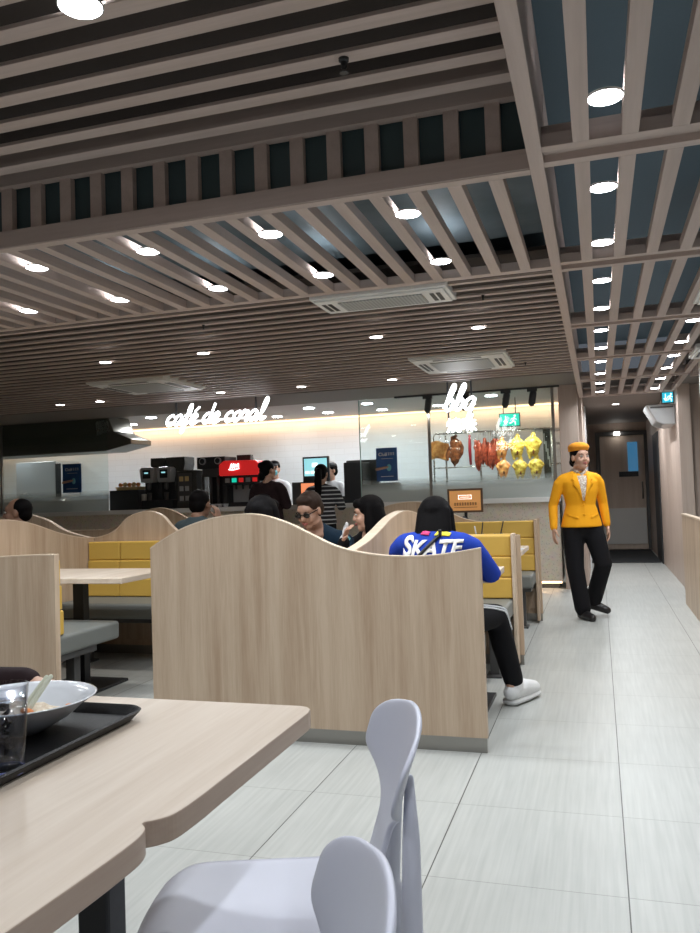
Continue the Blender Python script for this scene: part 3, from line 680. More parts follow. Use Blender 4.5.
# ------------------------------------------------------------------ chairs
def shell_chair(label, base, ang):
    """base = floor point under the rear edge of the seat; ang = direction the sitter faces"""
    fx, fy = math.cos(ang), math.sin(ang); bx_, by_ = base
    def P(u_, v_, z): return Vector((bx_+fx*u_-fy*v_, by_+fy*u_+fx*v_, z))
    t = thing('shell_chair', label, 'chair', (bx_+fx*.2, by_+fy*.2, 0), 'lavender white plastic chairs')
    def seat(a, c):
        # a 0..1 rear to front, c 0..1 side to side
        s = 2*c-1; u_ = .41*a
        w = .205*(1-.10*(1-a)**2)*(1-max(0, a-.72)**2*2.2)*(1-max(0, .1-a)**2*18)
        v_ = s*w
        z = .440-.016*(1-s*s)*math.sin(PI*min(1, a*1.05))-.05*max(0, a-.82)**2*18+.012*s*s
        u2 = u_-.03*s*s*(1 if a < .5 else 1)*max(0, a-.4)*1.6+.0*a
        z += .05*max(0, .12-a)*4
        return P(u2, v_, z)
    B().grid(seat, 18, 16).build('seat', M['chair'], t, smooth=True, solid=.014, subsurf=1)
    def back(a, c):
        s = 2*c-1
        z = .447+.358*a
        k = max(0, min(1, (a-.42)/.26)); k = k*k*(3-2*k)
        w = .058+.150*k
        top = max(0, (a-.80)/.20); w *= math.sqrt(max(.0, 1-(top**2)*.62))
        u_ = -.005-.115*a+1.0*(s*w)**2*k
        if a > .97: z -= .008*s*s
        return P(u_, s*w, z - .02*top*s*s)
    B().grid(back, 26, 14).build('backrest', M['chair'], t, smooth=True, solid=.011, subsurf=1)
    for sgn in (-1, 1):
        B().tube([P(-.19, .175*sgn, .008), P(-.13, .165*sgn, .20), P(-.075, .140*sgn, .42), P(-.085, .105*sgn, .60), P(-.088, .088*sgn, .70)], [(.014, .016), (.017, .020), (.020, .021), (.016, .015), (.008, .008)], 14).build('leg', M['chair'], t, smooth=True)
        B().tube([P(.40, .19*sgn, .008), P(.375, .175*sgn, .22), P(.33, .14*sgn, .395)], [.012, .015, .018], 14).build('leg', M['chair'], t, smooth=True)
    return t
shell_chair('lavender white plastic chair at the table with the tray', (-.455, 1.435), math.radians(180+22))
shell_chair('lavender white plastic chair cut by the bottom edge, its rounded back nearest the viewer', (-.340, .785), math.radians(180+22))
# ------------------------------------------------------------------ service counter
CT = 1.115
ct = thing('service_counter', 'long speckled-stone service counter with a white stone top', 'counter', (-5, 10.2, 0))
bx(-10.9, -.46, 10.03, 10.75, .09, CT-.06).build('counter_front', M['terrazzo'], ct)
bx(-10.9, -.44, 9.95, 10.78, CT-.06, CT).build('countertop', M['ctop'], ct, bevel=.003)
bx(-10.9, -.5, 10.08, 10.7, 0, .09).build('toe_kick', M['dkgrey'], ct)
bx(-10.9, -.47, 10.045, 10.06, .06, .085).build('led_strip', M['led'], ct)
l = bpy.data.lights.new('counter_led', 'AREA'); l.shape = 'RECTANGLE'; l.size = 10; l.size_y = .02; l.energy = 9; l.color = (1, .70, .42)
o = bpy.data.objects.new('counter_led', l); C.objects.link(o); o.parent = ct; o.location = Vector((-5.5, 10.04, .075))-W[ct]; o.rotation_euler = (math.radians(-25), 0, 0)
# glass screens
def screen(label, x0, x1, z1, posts=(), frost_top=1.42):
    t = thing('glass_screen', label, 'glass screen', ((x0+x1)/2, 10.0, CT), 'glass screens on the counter')
    bx(x0, x1, 10.0, 10.008, frost_top, z1).build('pane', M['glass'], t)
    bx(x0, x1, 10.0, 10.008, CT, frost_top).build('frosted_band', M['frost'], t)
    bx(x0-.012, x0+.0, 9.998, 10.010, CT, z1).build('pane_edge', plain('glass_edge', (.35, .50, .47), .2), t)
    for x in posts: bx(x-.018, x+.018, 9.985, 10.02, CT, z1).build('post', M['steeldull'], t, bevel=.003)
    return t
screen('tall clear glass screen right of the tills with the roast meats behind it', -2.95, -.47, 2.455, (-2.03, -.49))
screen('tall clear glass screen at the left end of the counter', -10.8, -6.78, 2.455, (-8.65,))
tr = thing('lamp_track', 'black ceiling track above the glass of the roast display', 'track', (-1.4, 9.93, 2.46))
bx(-2.45, -.40, 9.91, 9.95, 2.44, 2.475).build('rail', M['vent'], tr)
for x, lb in ((-2.02, 'black track spotlight left of the bbq neon'), (-1.04, 'black track spotlight in the middle, right of the bbq neon'), (-.72, 'rightmost black track spotlight'), (-1.55, 'black track spotlight hidden behind the bbq neon')):
    t = thing('track_spotlight', lb, 'spotlight', (x, 9.93, 2.34), 'track spotlights')
    bx(x-.06, x+.06, 9.905, 9.955, 2.405, 2.44).build('adapter', M['vent'], t)
    B().tube([(x, 9.93, 2.42), (x, 9.93, 2.38)], .012, 10).build('arm', M['vent'], t)
    B().tube([(x+.01, 9.94, 2.39), (x-.015, 9.97, 2.27)], .042, 18, flat=False).build('head', M['vent'], t, smooth=True)
    l = bpy.data.lights.new('spot', 'SPOT'); l.energy = 42; l.spot_size = math.radians(60); l.color = (1, .93, .82); l.shadow_soft_size = .03
    o = bpy.data.objects.new('spot', l); C.objects.link(o); o.parent = t; o.location = (-.015, .05, -.115); o.rotation_euler = (math.radians(32), 0, 0)
# ---- lettering made of strokes
def strokes(lines, ox, oz, s, slant, y, rad, name, mat, parent, n=8):
    b = B()
    for ln in lines:
        pts = dense([(ox+(x+slant*z)*s, oz+z*s) for x, z in ln], 5) if len(ln) > 2 else [(ox+(x+slant*z)*s, oz+z*s) for x, z in ln]
        b.tube([(x, y, z) for x, z in pts], [rad]*len(pts), n, ref=(0, 1, 0))
    return b.build(name, mat, parent, smooth=True)
LT = {
 'c': ([[(.52, .62), (.36, .74), (.12, .58), (.04, .3), (.2, .04), (.5, .12), (.62, .22)]], .62),
 'a': ([[(.55, .60), (.36, .74), (.12, .56), (.06, .26), (.22, .03), (.44, .2), (.56, .62), (.54, .2), (.62, .04), (.76, .18)]], .76),
 'f': ([[(.0, .2), (.3, .7), (.42, 1.2), (.34, 1.42), (.22, 1.2), (.2, .4), (.16, -.35), (.05, -.5), (.02, -.3), (.2, .05), (.5, .2)], [(.05, .66), (.45, .72)]], .5),
 'e': ([[(.02, .28), (.36, .42), (.5, .62), (.32, .76), (.12, .56), (.08, .22), (.26, .02), (.6, .2)]], .6),
 "'": ([[(.0, .95), (.2, 1.15)]], 0.),
 'd': ([[(.52, .60), (.36, .74), (.12, .56), (.06, .26), (.22, .03), (.44, .2), (.6, .8), (.66, 1.38), (.58, .5), (.58, .08), (.74, .14)]], .74),
 'o': ([[(.4, .72), (.14, .6), (.06, .28), (.24, .02), (.46, .2), (.5, .52), (.36, .74), (.44, .62), (.7, .62)]], .66),
 'r': ([[(.0, .5), (.14, .78), (.2, .66), (.4, .68), (.34, .2), (.42, .03), (.58, .2)]], .56),
 'l': ([[(.0, .2), (.3, .8), (.4, 1.35), (.28, 1.5), (.16, 1.1), (.14, .3), (.26, .03), (.5, .2)]], .5),
 'b': ([[(.0, .25), (.26, .9), (.34, 1.4), (.2, 1.5), (.12, 1.0), (.12, .3), (.26, .03), (.46, .2), (.46, .56), (.3, .68), (.2, .5)]], .56),
 'q': ([[(.52, .62), (.34, .74), (.1, .56), (.06, .26), (.22, .05), (.42, .2), (.54, .66), (.48, .0), (.42, -.55), (.5, -.62), (.64, -.3)]], .66),
}
def script(word, x, z, s, slant, y, rad, mat, parent, rise=0.):
    for ch in word:
        if ch == ' ': x += .45*s; z += rise*.45*s; continue
        L, adv = LT[ch]; strokes(L, x, z, s, slant, y, rad, 'letter', mat, parent); x += adv*s; z += rise*adv*s
    return x
ng = thing('neon_sign', 'glowing white script neon lettering hung above the drinks machines', 'neon sign', (-4.05, 8.0, 2.0))
sc = .162; x0 = -4.66; z0 = 2.065
x = x0
for ch in "café de coral":
    if ch == ' ': x += .42*sc; continue
    k = 'e' if ch == 'é' else ch
    L, adv = LT[k]; strokes(L, x, z0, sc, .34, 8.0, .012, 'letter', M['neon'], ng)
    if ch == 'é': strokes([[(.28, .95), (.50, 1.18)]], x, z0, sc, .34, 8.0, .0105, 'accent', M['neon'], ng)
    x += adv*sc*.96
bx(x0+.0, x+.02, 8.03, 8.045, z0+.03, z0+.055).build('backing_rail', M['steeldull'], ng)
for xx in (-4.535, -3.55): bx(xx-.008, xx+.008, 8.03, 8.046, z0+.03, 2.475).build('hanger', M['vent'], ng)
l = bpy.data.lights.new('neon_glow', 'AREA'); l.shape = 'RECTANGLE'; l.size = 1.2; l.size_y = .15; l.energy = 2.2; l.color = (.95, .97, 1)
o = bpy.data.objects.new('neon_glow', l); C.objects.link(o); o.parent = ng; o.location = (0, -.03, .12); o.rotation_euler = (PI/2, 0, 0)
nb = thing('neon_sign', 'glowing white bbq neon lettering in front of the roast display', 'neon sign', (-1.3, 8.0, 1.8))
x = -1.48
for ch in 'bbq':
    L, adv = LT[ch]; strokes(L, x, 2.03, .175, .34, 8.0, .013, 'letter', M['neon'], nb); x += adv*.175*1.05
def cjk(txt, x, y, z, size, mat, parent, name='characters', ext=.004, rotz=0.):
    cu = bpy.data.curves.new(name, 'FONT'); cu.body = txt; cu.size = size; cu.align_x = 'CENTER'; cu.extrude = ext; cu.offset = size*.012
    o = bpy.data.objects.new(name, cu); C.objects.link(o)
    dg = bpy.context.evaluated_depsgraph_get(); dg.update(); me = bpy.data.meshes.new_from_object(o.evaluated_get(dg)); bpy.data.objects.remove(o)
    me.materials.clear(); me.materials.append(mat)
    o = bpy.data.objects.new(name, me); C.objects.link(o); o.parent = parent; o.location = Vector((x, y, z))-W[parent]; o.rotation_euler = (PI/2, 0, rotz); W[o] = Vector((x, y, z)); KIDS.setdefault(parent, []).append(o)
    return o
cjk('\u71d2\u5473', -1.29, 8.0, 1.825, .155, M['neon'], nb)
bx(-1.43, -1.14, 8.03, 8.045, 2.08, 2.10).build('backing_rail', M['steeldull'], nb)
bx(-1.44, -1.13, 8.03, 8.045, 1.87, 1.885).build('backing_rail', M['steeldull'], nb)
for xx in (-1.425, -1.185): bx(xx-.008, xx+.008, 8.03, 8.046, 1.87, 2.475).build('hanger', M['vent'], nb)
# ---- posters
def poster(x0, x1, z0, z1, lb):
    t = thing('poster', lb, 'poster', ((x0+x1)/2, 9.99, z0), 'blue posters')
    bx(x0, x1, 9.988, 9.996, z0, z1).build('sheet', M['posterblue'], t)
    w_, h = x1-x0, z1-z0
    cjk('Club', x0+w_*.32, 9.987, z0+h*.76, .06, M['printw'], t, 'lettering', .0005)
    b = B(); rs = random.Random(3)
    for k in range(4):
        cx = x0+w_*(.50+.11*k)
        for q in range(3): b.box(cx-.010, cx+.010, 9.986, 9.9875, z0+h*.775+q*.014, z0+h*.775+q*.014+.005)
        b.box(cx-.002, cx+.002, 9.986, 9.9875, z0+h*.77, z0+h*.775+.036)
    b.build('heading_characters', M['printw'], t)
    bx(x0+w_*.25, x0+w_*.8, 9.986, 9.9875, z0+h*.67, z0+h*.68).build('text_line', M['printw'], t); bx(x0+w_*.2, x0+w_*.8, 9.986, 9.9875, z0+h*.13, z0+h*.145).build('text_line', M['printw'], t)
    B().tube([(x0+.004, 9.985, z0+h*.36), (x0+w_*.38, 9.984, z0+h*.40), (x0+w_*.55, 9.983, z0+h*.42)], [.018, .017, .012], 10).build('printed_arm', M['skin'], t, smooth=True)
    B().ell((x0+w_*.60, 9.985, z0+h*.40), (.032, .006, .045)).build('printed_cup', M['mask'], t, smooth=True)
poster(-2.74, -2.46, 1.385, 1.815, 'blue poster with an outstretched hand on the right glass screen')
poster(-7.55, -7.23, 1.395, 1.82, 'blue poster with an outstretched hand on the left glass screen')
# ---- kitchen equipment on the counter (all stand at y 10.15-10.6)
def rbox(name, mat, parent, x0, x1, y0, y1, z0, z1, bev=.006, label=None): return bx(x0, x1, y0, y1, z0, z1).build(name, mat, parent, bevel=bev, label=label)
t = thing('display_case', 'black box carrying a basket of snacks, leftmost on the counter', 'box', (-6.65, 10.35, CT))
rbox('case', M['vent'], t, -6.90, -6.42, 10.2, 10.5, CT, 1.405)
t = thing('snack_basket', 'small basket of packed snacks on the black counter box', 'basket', (-6.62, 10.35, 1.405))
B().prism([(-6.80, 1.405), (-6.46, 1.405), (-6.43, 1.455), (-6.83, 1.455)], 'Y', 10.24, 10.46).build('basket', M['beige'], t, bevel=.004)
for k in range(5):
    x = -6.79+.075*k; o = B().ell((x, 10.33, 1.485), (.036, .03, .032+.008*(k % 2))).build('snack_pack', M['beige' if k % 2 else 'meatO'], smooth=True)
    tag(o, '%s snack pack from the left in the basket on the counter' % ('first', 'second', 'third', 'fourth', 'last')[k], 'snack', 'snack packs in the basket')
t = thing('paper_cups', 'narrow stack of pale paper cups beside the coffee machine', 'cups', (-6.38, 10.3, CT))
B().lathe((-6.375, 10.3, CT), [(.03, 0), (.04, .1), (.042, .22), (.03, .225)], 16).build('cup_stack', M['offwhite'], t, smooth=True)
# coffee machine with two silver heads
t = thing('coffee_machine', 'twin-headed silver and black coffee machine with two bean hoppers', 'coffee machine', (-6.08, 10.4, CT))
rbox('drip_base', M['vent'], t, -6.33, -5.83, 10.15, 10.6, CT, CT+.13)
for x0 in (-6.36, -6.08):
    rbox('body', M['vent'], t, x0, x0+.22, 10.3, 10.6, CT+.13, 1.66)
    B().prism([(x0+.01, 1.50), (x0+.21, 1.50), (x0+.235, 1.69), (x0+.20, 1.72), (x0+.02, 1.72), (x0-.015, 1.69)], 'Y', 10.17, 10.32).build('dispenser_head', M['coffeegrey'], t, bevel=.012)
    bx(x0+.05, x0+.17, 10.16, 10.172, 1.56, 1.68).build('touch_panel', M['vent'], t)
    bx(x0+.08, x0+.14, 10.155, 10.162, 1.63, 1.65).build('display', M['screen'], t)
    B().tube([(x0+.11, 10.24, 1.50), (x0+.11, 10.24, 1.42)], .03, 12).build('spout', M['dkgrey'], t, smooth=True)
    B().lathe((x0+.11, 10.24, CT+.13), [(.028, 0), (.036, .11), (.034, .11), (.026, .005)], 16).build('cup', M['dkgrey'], t)
for x0, x1 in ((-6.26, -6.02), (-6.00, -5.70)):
    B().prism([(x0+.02, 1.66), (x1-.02, 1.66), (x1, 1.76), (x1, 1.86), (x0, 1.86), (x0, 1.76)], 'Y', 10.3, 10.6).build('bean_hopper', M['smoke'], t, bevel=.006)
t = thing('cold_drink_case', 'tall smoked-glass drinks case right of the coffee machine', 'drinks case', (-5.62, 10.4, CT))
rbox('case', M['smoke'], t, -5.79, -5.47, 10.22, 10.6, CT, 1.655)
bx(-5.77, -5.55, 10.212, 10.222, 1.2, 1.62).build('glass_door', M['dkgrey'], t)
for k, (z, m_) in enumerate(((1.50, 'beige'), (1.36, 'coffeegrey'), (1.22, 'coffeegrey'))):
    for q in range(2): bx(-5.74+q*.09, -5.68+q*.09, 10.205, 10.213, z, z+.07).build('bottle_row', M[m_], t)
# big black machine
t = thing('tea_machine', 'wide black drinks machine with round gauges, left of the red soda dispenser', 'drinks machine', (-5.2, 10.4, CT))
rbox('upper_body', M['vent'], t, -5.46, -5.02, 10.22, 10.6, 1.66, 1.83)
rbox('side_unit', M['smoke'], t, -5.02, -4.80, 10.61, 10.72, 1.16, 1.86)
for x in (-5.36, -5.12): 
    B().tube([(x, 10.215, 1.77), (x, 10.19, 1.77)], .05, 20, flat=True).build('gauge', M['coffeegrey'], t)
    B().tube([(x, 10.20, 1.77), (x, 10.187, 1.77)], .036, 20, flat=True).build('gauge_face', M['vent'], t)
rbox('middle_body', M['dkgrey'], t, -5.40, -5.08, 10.26, 10.55, 1.55, 1.66)
for x in (-5.41, -5.29, -5.17, -5.06): B().tube([(x, 10.3, CT+.05), (x, 10.3, 1.57)], .022, 12, flat=True).build('column', M['dkgrey'], t, smooth=True)
bx(-5.40, -5.06, 10.5, 10.52, CT+.05, 1.56).build('back_plate', M['vent'], t)
rbox('drip_base', M['vent'], t, -5.46, -5.0, 10.2, 10.6, CT, CT+.05)
for x, lb in ((-5.33, 'upright white cup'),): tag(B().lathe((x, 10.24, CT+.05), [(.026, 0), (.034, .13), (.032, .13), (.024, .006)], 18).build('paper_cup', M['cwhite']), 'white paper cup standing under the black drinks machine', 'cup')
for k, x in enumerate((-5.18, -5.09, -5.0)):
    tag(B().lathe((x, 10.17, CT), [(.02, 0), (.03, .004), (.045, .045), (.043, .045), (.028, .01), (.001, .008)], 18).build('cup', M['cwhite'], smooth=True), '%s of the three small white cups before the black drinks machine' % ('leftmost', 'middle', 'rightmost')[k], 'cup', 'small white cups')
# red soda dispenser
t = thing('soda_dispenser', 'red-topped soda dispenser with black nozzle panel', 'drinks machine', (-4.82, 10.4, CT))
b = B(); b.prism([(-5.10, 1.55), (-4.50, 1.55), (-4.47, 1.60), (-4.47, 1.70), (-4.55, 1.755), (-5.02, 1.765), (-5.10, 1.71)], 'Y', 10.18, 10.6); b.build('red_hood', M['red'], t, bevel=.02, segs=3)
strokes([[(-.3, .1), (-.22, .5), (-.1, .1), (0, .5), (.1, .1), (.2, .45), (.32, .2), (.42, .5), (.5, .15)], [(-.4, .0), (.0, -.04), (.55, .06)]], -4.87, 1.635, .16, .2, 10.165, .008, 'script_logo', M['redtext'], t)
rbox('nozzle_panel', M['vent'], t, -5.06, -4.49, 10.22, 10.6, 1.42, 1.55)
for k, m_ in enumerate(('coffeegrey', 'exitg', 'red', 'coffeegrey', 'red')): bx(-5.02+.105*k, -4.95+.105*k, 10.212, 10.222, 1.455, 1.515).build('flavour_button', M[m_], t)
for k in range(5): B().tube([(-4.985+.105*k, 10.28, 1.42), (-4.985+.105*k, 10.28, 1.37)], .016, 10).build('nozzle', M['vent'], t)
rbox('back_panel', M['coffeegrey'], t, -5.0, -4.55, 10.42, 10.6, CT+.06, 1.42)
rbox('side_wall', M['vent'], t, -5.08, -5.0, 10.24, 10.6, CT+.06, 1.42); rbox('side_wall', M['vent'], t, -4.55, -4.49, 10.24, 10.6, CT+.06, 1.42)
rbox('drip_tray', M['vent'], t, -5.08, -4.49, 10.18, 10.6, CT, CT+.06)
# tills
t = thing('cash_register_screen', 'blue-lit till screen beside the capped cashier', 'till screen', (-3.72, 10.35, CT))
rbox('monitor', M['vent'], t, -3.88, -3.50, 10.3, 10.35, 1.42, 1.765)
bx(-3.855, -3.525, 10.293, 10.301, 1.50, 1.74).build('screen', M['screen'], t)
b = B(); 
for k in range(4): b.box(-3.84+.08*k, -3.78+.08*k, 10.29, 10.2935, 1.53, 1.57)
b.box(-3.74, -3.66, 10.29, 10.2935, 1.62, 1.68); b.build('menu_tiles', M['exitw'], t)
rbox('stand', M['vent'], t, -3.74, -3.64, 10.32, 10.38, CT, 1.45)
t = thing('ordering_terminal', 'dark terminal with an orange-lit display below the till screen', 'terminal', (-3.86, 10.2, CT))
rbox('body', M['dkgrey'], t, -4.0, -3.88, 10.18, 10.3, CT, 1.42); rbox('display_body', M['vent'], t, -3.875, -3.60, 10.17, 10.25, 1.18, 1.42)
bx(-3.86, -3.66, 10.163, 10.171, 1.22, 1.40).build('screen', M['screeno'], t)
rbox('foot', M['vent'], t, -3.80, -3.70, 10.19, 10.26, CT, 1.18)
t = thing('till_box', 'large black box on the counter left of the glass screen', 'box', (-3.15, 10.35, CT))
rbox('body', M['vent'], t, -3.24, -2.98, 10.15, 10.55, CT, 1.655, label='black box body')
rbox('back_case', M['dkgrey'], t, -3.33, -2.86, 10.56, 10.62, CT, 1.70)
rbox('tray', M['vent'], t, -3.48, -3.24, 10.15, 10.5, CT, 1.21)
# exhaust hood on the left, tap, back shelf
t = thing('exhaust_hood', 'long dark metal kitchen hood hanging behind the left glass', 'hood', (-8.6, 10.9, 1.97))
B().prism([(-10.9, 1.985), (-6.85, 1.985), (-6.42, 2.07), (-6.42, 2.14), (-6.70, 2.26), (-6.80, 2.5), (-10.9, 2.5)], 'Y', 10.05, 10.6).build('hood_body', M['hood'], t, bevel=.01)
B().prism([(-6.98, 2.22), (-6.76, 2.27), (-6.80, 2.42), (-6.85, 2.44), (-7.0, 2.42)], 'Y', 10.035, 10.05).build('bright_plate', M['steel'], t)
t = thing('storage_cabinet', 'tall dark cupboard behind the left glass screen', 'cabinet', (-9.1, 12.1, 0))
bx(-9.9, -9.05, 11.8, 12.45, 0, 2.0).build('body', M['coffeegrey'], t, bevel=.01); bx(-9.06, -8.95, 11.79, 11.8, .2, 1.95).build('door_gap', M['vent'], t)
for x0, x1, lb in ((-9.4, -8.6, 'dark shapes of kitchenware at the far left behind the frosted glass'), (-8.1, -7.75, 'round dark pots behind the frosted glass left of the blue poster'),):
    t = thing('cooking_pot', lb, 'pot', ((x0+x1)/2, 10.4, CT))
    B().lathe(((x0+x1)/2, 10.4, CT), [((x1-x0)/2*.9, 0), ((x1-x0)/2, .03), ((x1-x0)/2, .16), ((x1-x0)/2*.9, .17)], 24).build('pot', M['dkgrey'], t)
    B().lathe(((x0+x1)/2, 10.4, CT+.17), [((x1-x0)/2*.88, 0), ((x1-x0)/2*.4, .03), (.02, .035)], 24).build('lid', M['steeldull'], t)
for k in range(6):
    x = -7.32+.072*k
    tag(B().lathe((x, 10.35, CT+.165), [(.025, 0), (.033, .075), (.031, .075), (.023, .006)], 14).build('tumbler', M['clearplastic']), '%s glass from the left in the row behind the left glass screen' % ('first', 'second', 'third', 'fourth', 'fifth', 'last')[k], 'glass', 'row of glasses on the shelf')
t = thing('glass_shelf', 'low steel shelf behind the left glass screen carrying a row of glasses', 'shelf', (-7.15, 10.35, CT))
bx(-7.37, -6.92, 10.28, 10.42, CT+.15, CT+.165).build('shelf_board', M['steel'], t); bx(-7.36, -7.34, 10.3, 10.4, CT, CT+.15).build('bracket', M['steel'], t); bx(-6.96, -6.94, 10.3, 10.4, CT, CT+.15).build('bracket', M['steel'], t)
tag(B().tube([(-8.62, 10.3, CT), (-8.62, 10.3, 1.32), (-8.58, 10.3, 1.40), (-8.45, 10.3, 1.42), (-8.38, 10.3, 1.36)], .012, 10).build('tap', M['steel'], smooth=True), 'slim steel tap behind the left glass screen', 'tap')
# cold-pan well behind the right frosted band
t = thing('chopping_station', 'dark trays and steel bench behind the frosted band of the roast display', 'steel bench', (-1.6, 10.45, CT))
bx(-2.1, -.48, 10.45, 10.72, CT, CT+.06).build('steel_top', M['steel'], t, bevel=.01)
bx(-2.75, -2.15, 10.25, 10.6, CT, CT+.14).build('dark_tray', M['vent'], t, bevel=.03); bx(-2.85, -2.55, 10.3, 10.6, CT+.14, CT+.26).build('dark_tub', M['vent'], t, bevel=.04)
# ---- roast display
rk = thing('roast_rack', 'steel hanging rack behind the glass holding roast meats', 'rack', (-1.3, 10.4, CT))
def rail(pts, r_=.011): return B().tube(pts, r_, 12).build('rail', M['steel'], rk, smooth=True)
rail([(-2.06, 10.4, 1.15), (-2.06, 10.4, 1.95), (-2.03, 10.4, 1.985), (-1.30, 10.4, 1.985), (-1.24, 10.4, 1.95), (-1.22, 10.4, 1.15)])
rail([(-1.16, 10.4, 1.15), (-1.16, 10.4, 1.95), (-1.12, 10.4, 1.985), (-.56, 10.4, 1.985), (-.53, 10.4, 1.95), (-.53, 10.4, 1.15)])
rail([(-2.06, 10.4, 1.535), (-1.22, 10.4, 1.535)], .008); rail([(-1.90, 10.42, 1.15), (-1.90, 10.42, 1.95)], .012); rail([(-1.45, 10.42, 1.15), (-1.45, 10.42, 1.7)], .012); rail([(-.95, 10.45, 1.985), (-.5, 10.45, 1.985)], .01)
def hook(x, z, t): B().tube([(x, 10.4, 1.985), (x+.012, 10.39, 2.0), (x+.012, 10.38, 1.985), (x, 10.38, z)], .004, 6).build('hook', M['steel'], t, smooth=True)
def bird(x, z, s, m_, lb, limbs='meatY', y=10.38):
    t = thing('roast_poultry', lb, 'roast meat', (x, y, z-.17*s), 'hanging roasts')
    b = B()
    s *= 1.12
    b.ell((x, y, z-.05*s), (.078*s, .06*s, .092*s)).ell((x, y-.01, z-.10*s), (.062*s, .055*s, .07*s))
    b.tube([(x, y, z+.01*s), (x+.012*s, y, z+.055*s)], [.034*s, .026*s]).ell((x-.02*s, y-.05, z-.03*s), (.03*s, .02*s, .03*s)).ell((x+.03*s, y-.045, z-.06*s), (.03*s, .022*s, .035*s))
    b.tube([(x-.05*s, y-.02, z+.0*s), (x-.085*s, y-.03, z-.045*s), (x-.055*s, y-.04, z-.075*s)], [.018*s, .014*s, .010*s])
    b.tube([(x+.05*s, y-.02, z+.0*s), (x+.088*s, y-.03, z-.035*s), (x+.06*s, y-.04, z-.08*s)], [.018*s, .014*s, .010*s])
    b.tube([(x-.035*s, y-.01, z-.11*s), (x-.03*s, y-.02, z-.19*s)], [.03*s, .014*s]); b.tube([(x+.035*s, y-.01, z-.11*s), (x+.025*s, y-.02, z-.185*s)], [.03*s, .014*s])
    b.build('carcass', m_, t, voxel=.008, relax=3, smooth=True)
    B().ell((x+.01, y-.052*s, z-.12*s), (.012*s, .012*s, .03*s)).build('cavity', M['meatD'], t, smooth=True)
    hook(x+.005*s, z+.07*s, t)
    return t
for x, z, s, m_, lb in ((-1.17, 1.82, .98, 'meatO', 'upper orange roast bird in the column left of the yellow chickens'), (-1.155, 1.565, .88, 'meatO', 'lower orange roast bird in the column left of the yellow chickens'),
                        (-.975, 1.835, 1.08, 'meatY', 'upper left of the four yellow chickens'), (-.775, 1.845, 1.12, 'meatY', 'upper right of the four yellow chickens'),
                        (-.945, 1.56, .95, 'meatY', 'lower left of the four yellow chickens'), (-.745, 1.565, 1.0, 'meatY', 'lower right of the four yellow chickens')):
    bird(x, z, s, M[m_], lb)
t = thing('roast_pork', 'flat orange slab of roast pork at the left end of the rack', 'roast meat', (-1.99, 10.38, 1.62), 'hanging roasts')
def slabf(a, c):
    return Vector((-2.10+.24*a+.012*math.sin(7*c), 10.38+.02*math.sin(9*a)+.012*math.sin(6*c), 1.88-.235*c+.02*math.sin(5*a)))
B().grid(slabf, 10, 8).build('slab', M['meatO'], t, smooth=True, solid=.035, subsurf=1); hook(-1.98, 1.87, t)
t = thing('roast_goose', 'dark spread roast goose with folded wings beside the orange slab', 'roast meat', (-1.77, 10.38, 1.58), 'hanging roasts')
b = B(); b.ell((-1.77, 10.38, 1.85), (.07, .05, .07)).ell((-1.77, 10.38, 1.72), (.095, .05, .10)).ell((-1.775, 10.37, 1.64), (.06, .045, .07))
b.tube([(-1.78, 10.38, 1.86), (-1.80, 10.38, 1.93), (-1.75, 10.37, 1.945)], [.035, .03, .02]).tube([(-1.71, 10.37, 1.86), (-1.67, 10.36, 1.79), (-1.675, 10.36, 1.70)], [.03, .022, .012]).tube([(-1.84, 10.37, 1.78), (-1.875, 10.36, 1.70), (-1.87, 10.36, 1.63)], [.03, .022, .012]).tube([(-1.78, 10.37, 1.62), (-1.78, 10.36, 1.55)], [.035, .012])
b.build('carcass', M['meatD'], t, voxel=.008, relax=3, smooth=True); hook(-1.77, 1.93, t)
t = thing('sausage', 'thin dark red sausage strip hanging between goose and char siu', 'sausage', (-1.575, 10.38, 1.56), 'hanging roasts')
B().tube([(-1.575, 10.38, 1.94), (-1.578, 10.375, 1.75), (-1.572, 10.38, 1.57)], [.016, .022, .016], 10).build('sausage_body', M['sausage'], t, smooth=True)
rs = random.Random(5); wrd = ('first', 'second', 'third', 'fourth', 'fifth', 'sixth', 'seventh', 'eighth', 'ninth', 'tenth')
for k in range(10):
    x = -1.50+.031*k+rs.uniform(-.006, .006); y = 10.36+.03*(k % 2); zt = 1.84+rs.uniform(-.03, .05); L = rs.uniform(.26, .40) if k not in (5, 6) else .30
    t = thing('char_siu', '%s strip of dark red roast pork counted from the sausage side' % wrd[k], 'roast meat', (x, y, zt-L), 'char siu strips')
    pts = [(x, y, zt), (x+rs.uniform(-.02, .02), y-.01, zt-L*.35), (x+rs.uniform(-.02, .02), y, zt-L*.7), (x+rs.uniform(-.015, .015), y, zt-L)]
    B().tube(pts, [.02, rs.uniform(.032, .042), rs.uniform(.028, .036), .012], 10, ref=(1, 0, 0)).ell((x, y-.02, zt-.09), (.026, .02, .035)).ell((x+.01, y-.015, zt-.17), (.024, .02, .03)).build('strip', M['meatR'], t, voxel=.008, relax=2)
    hook(x, zt, t)
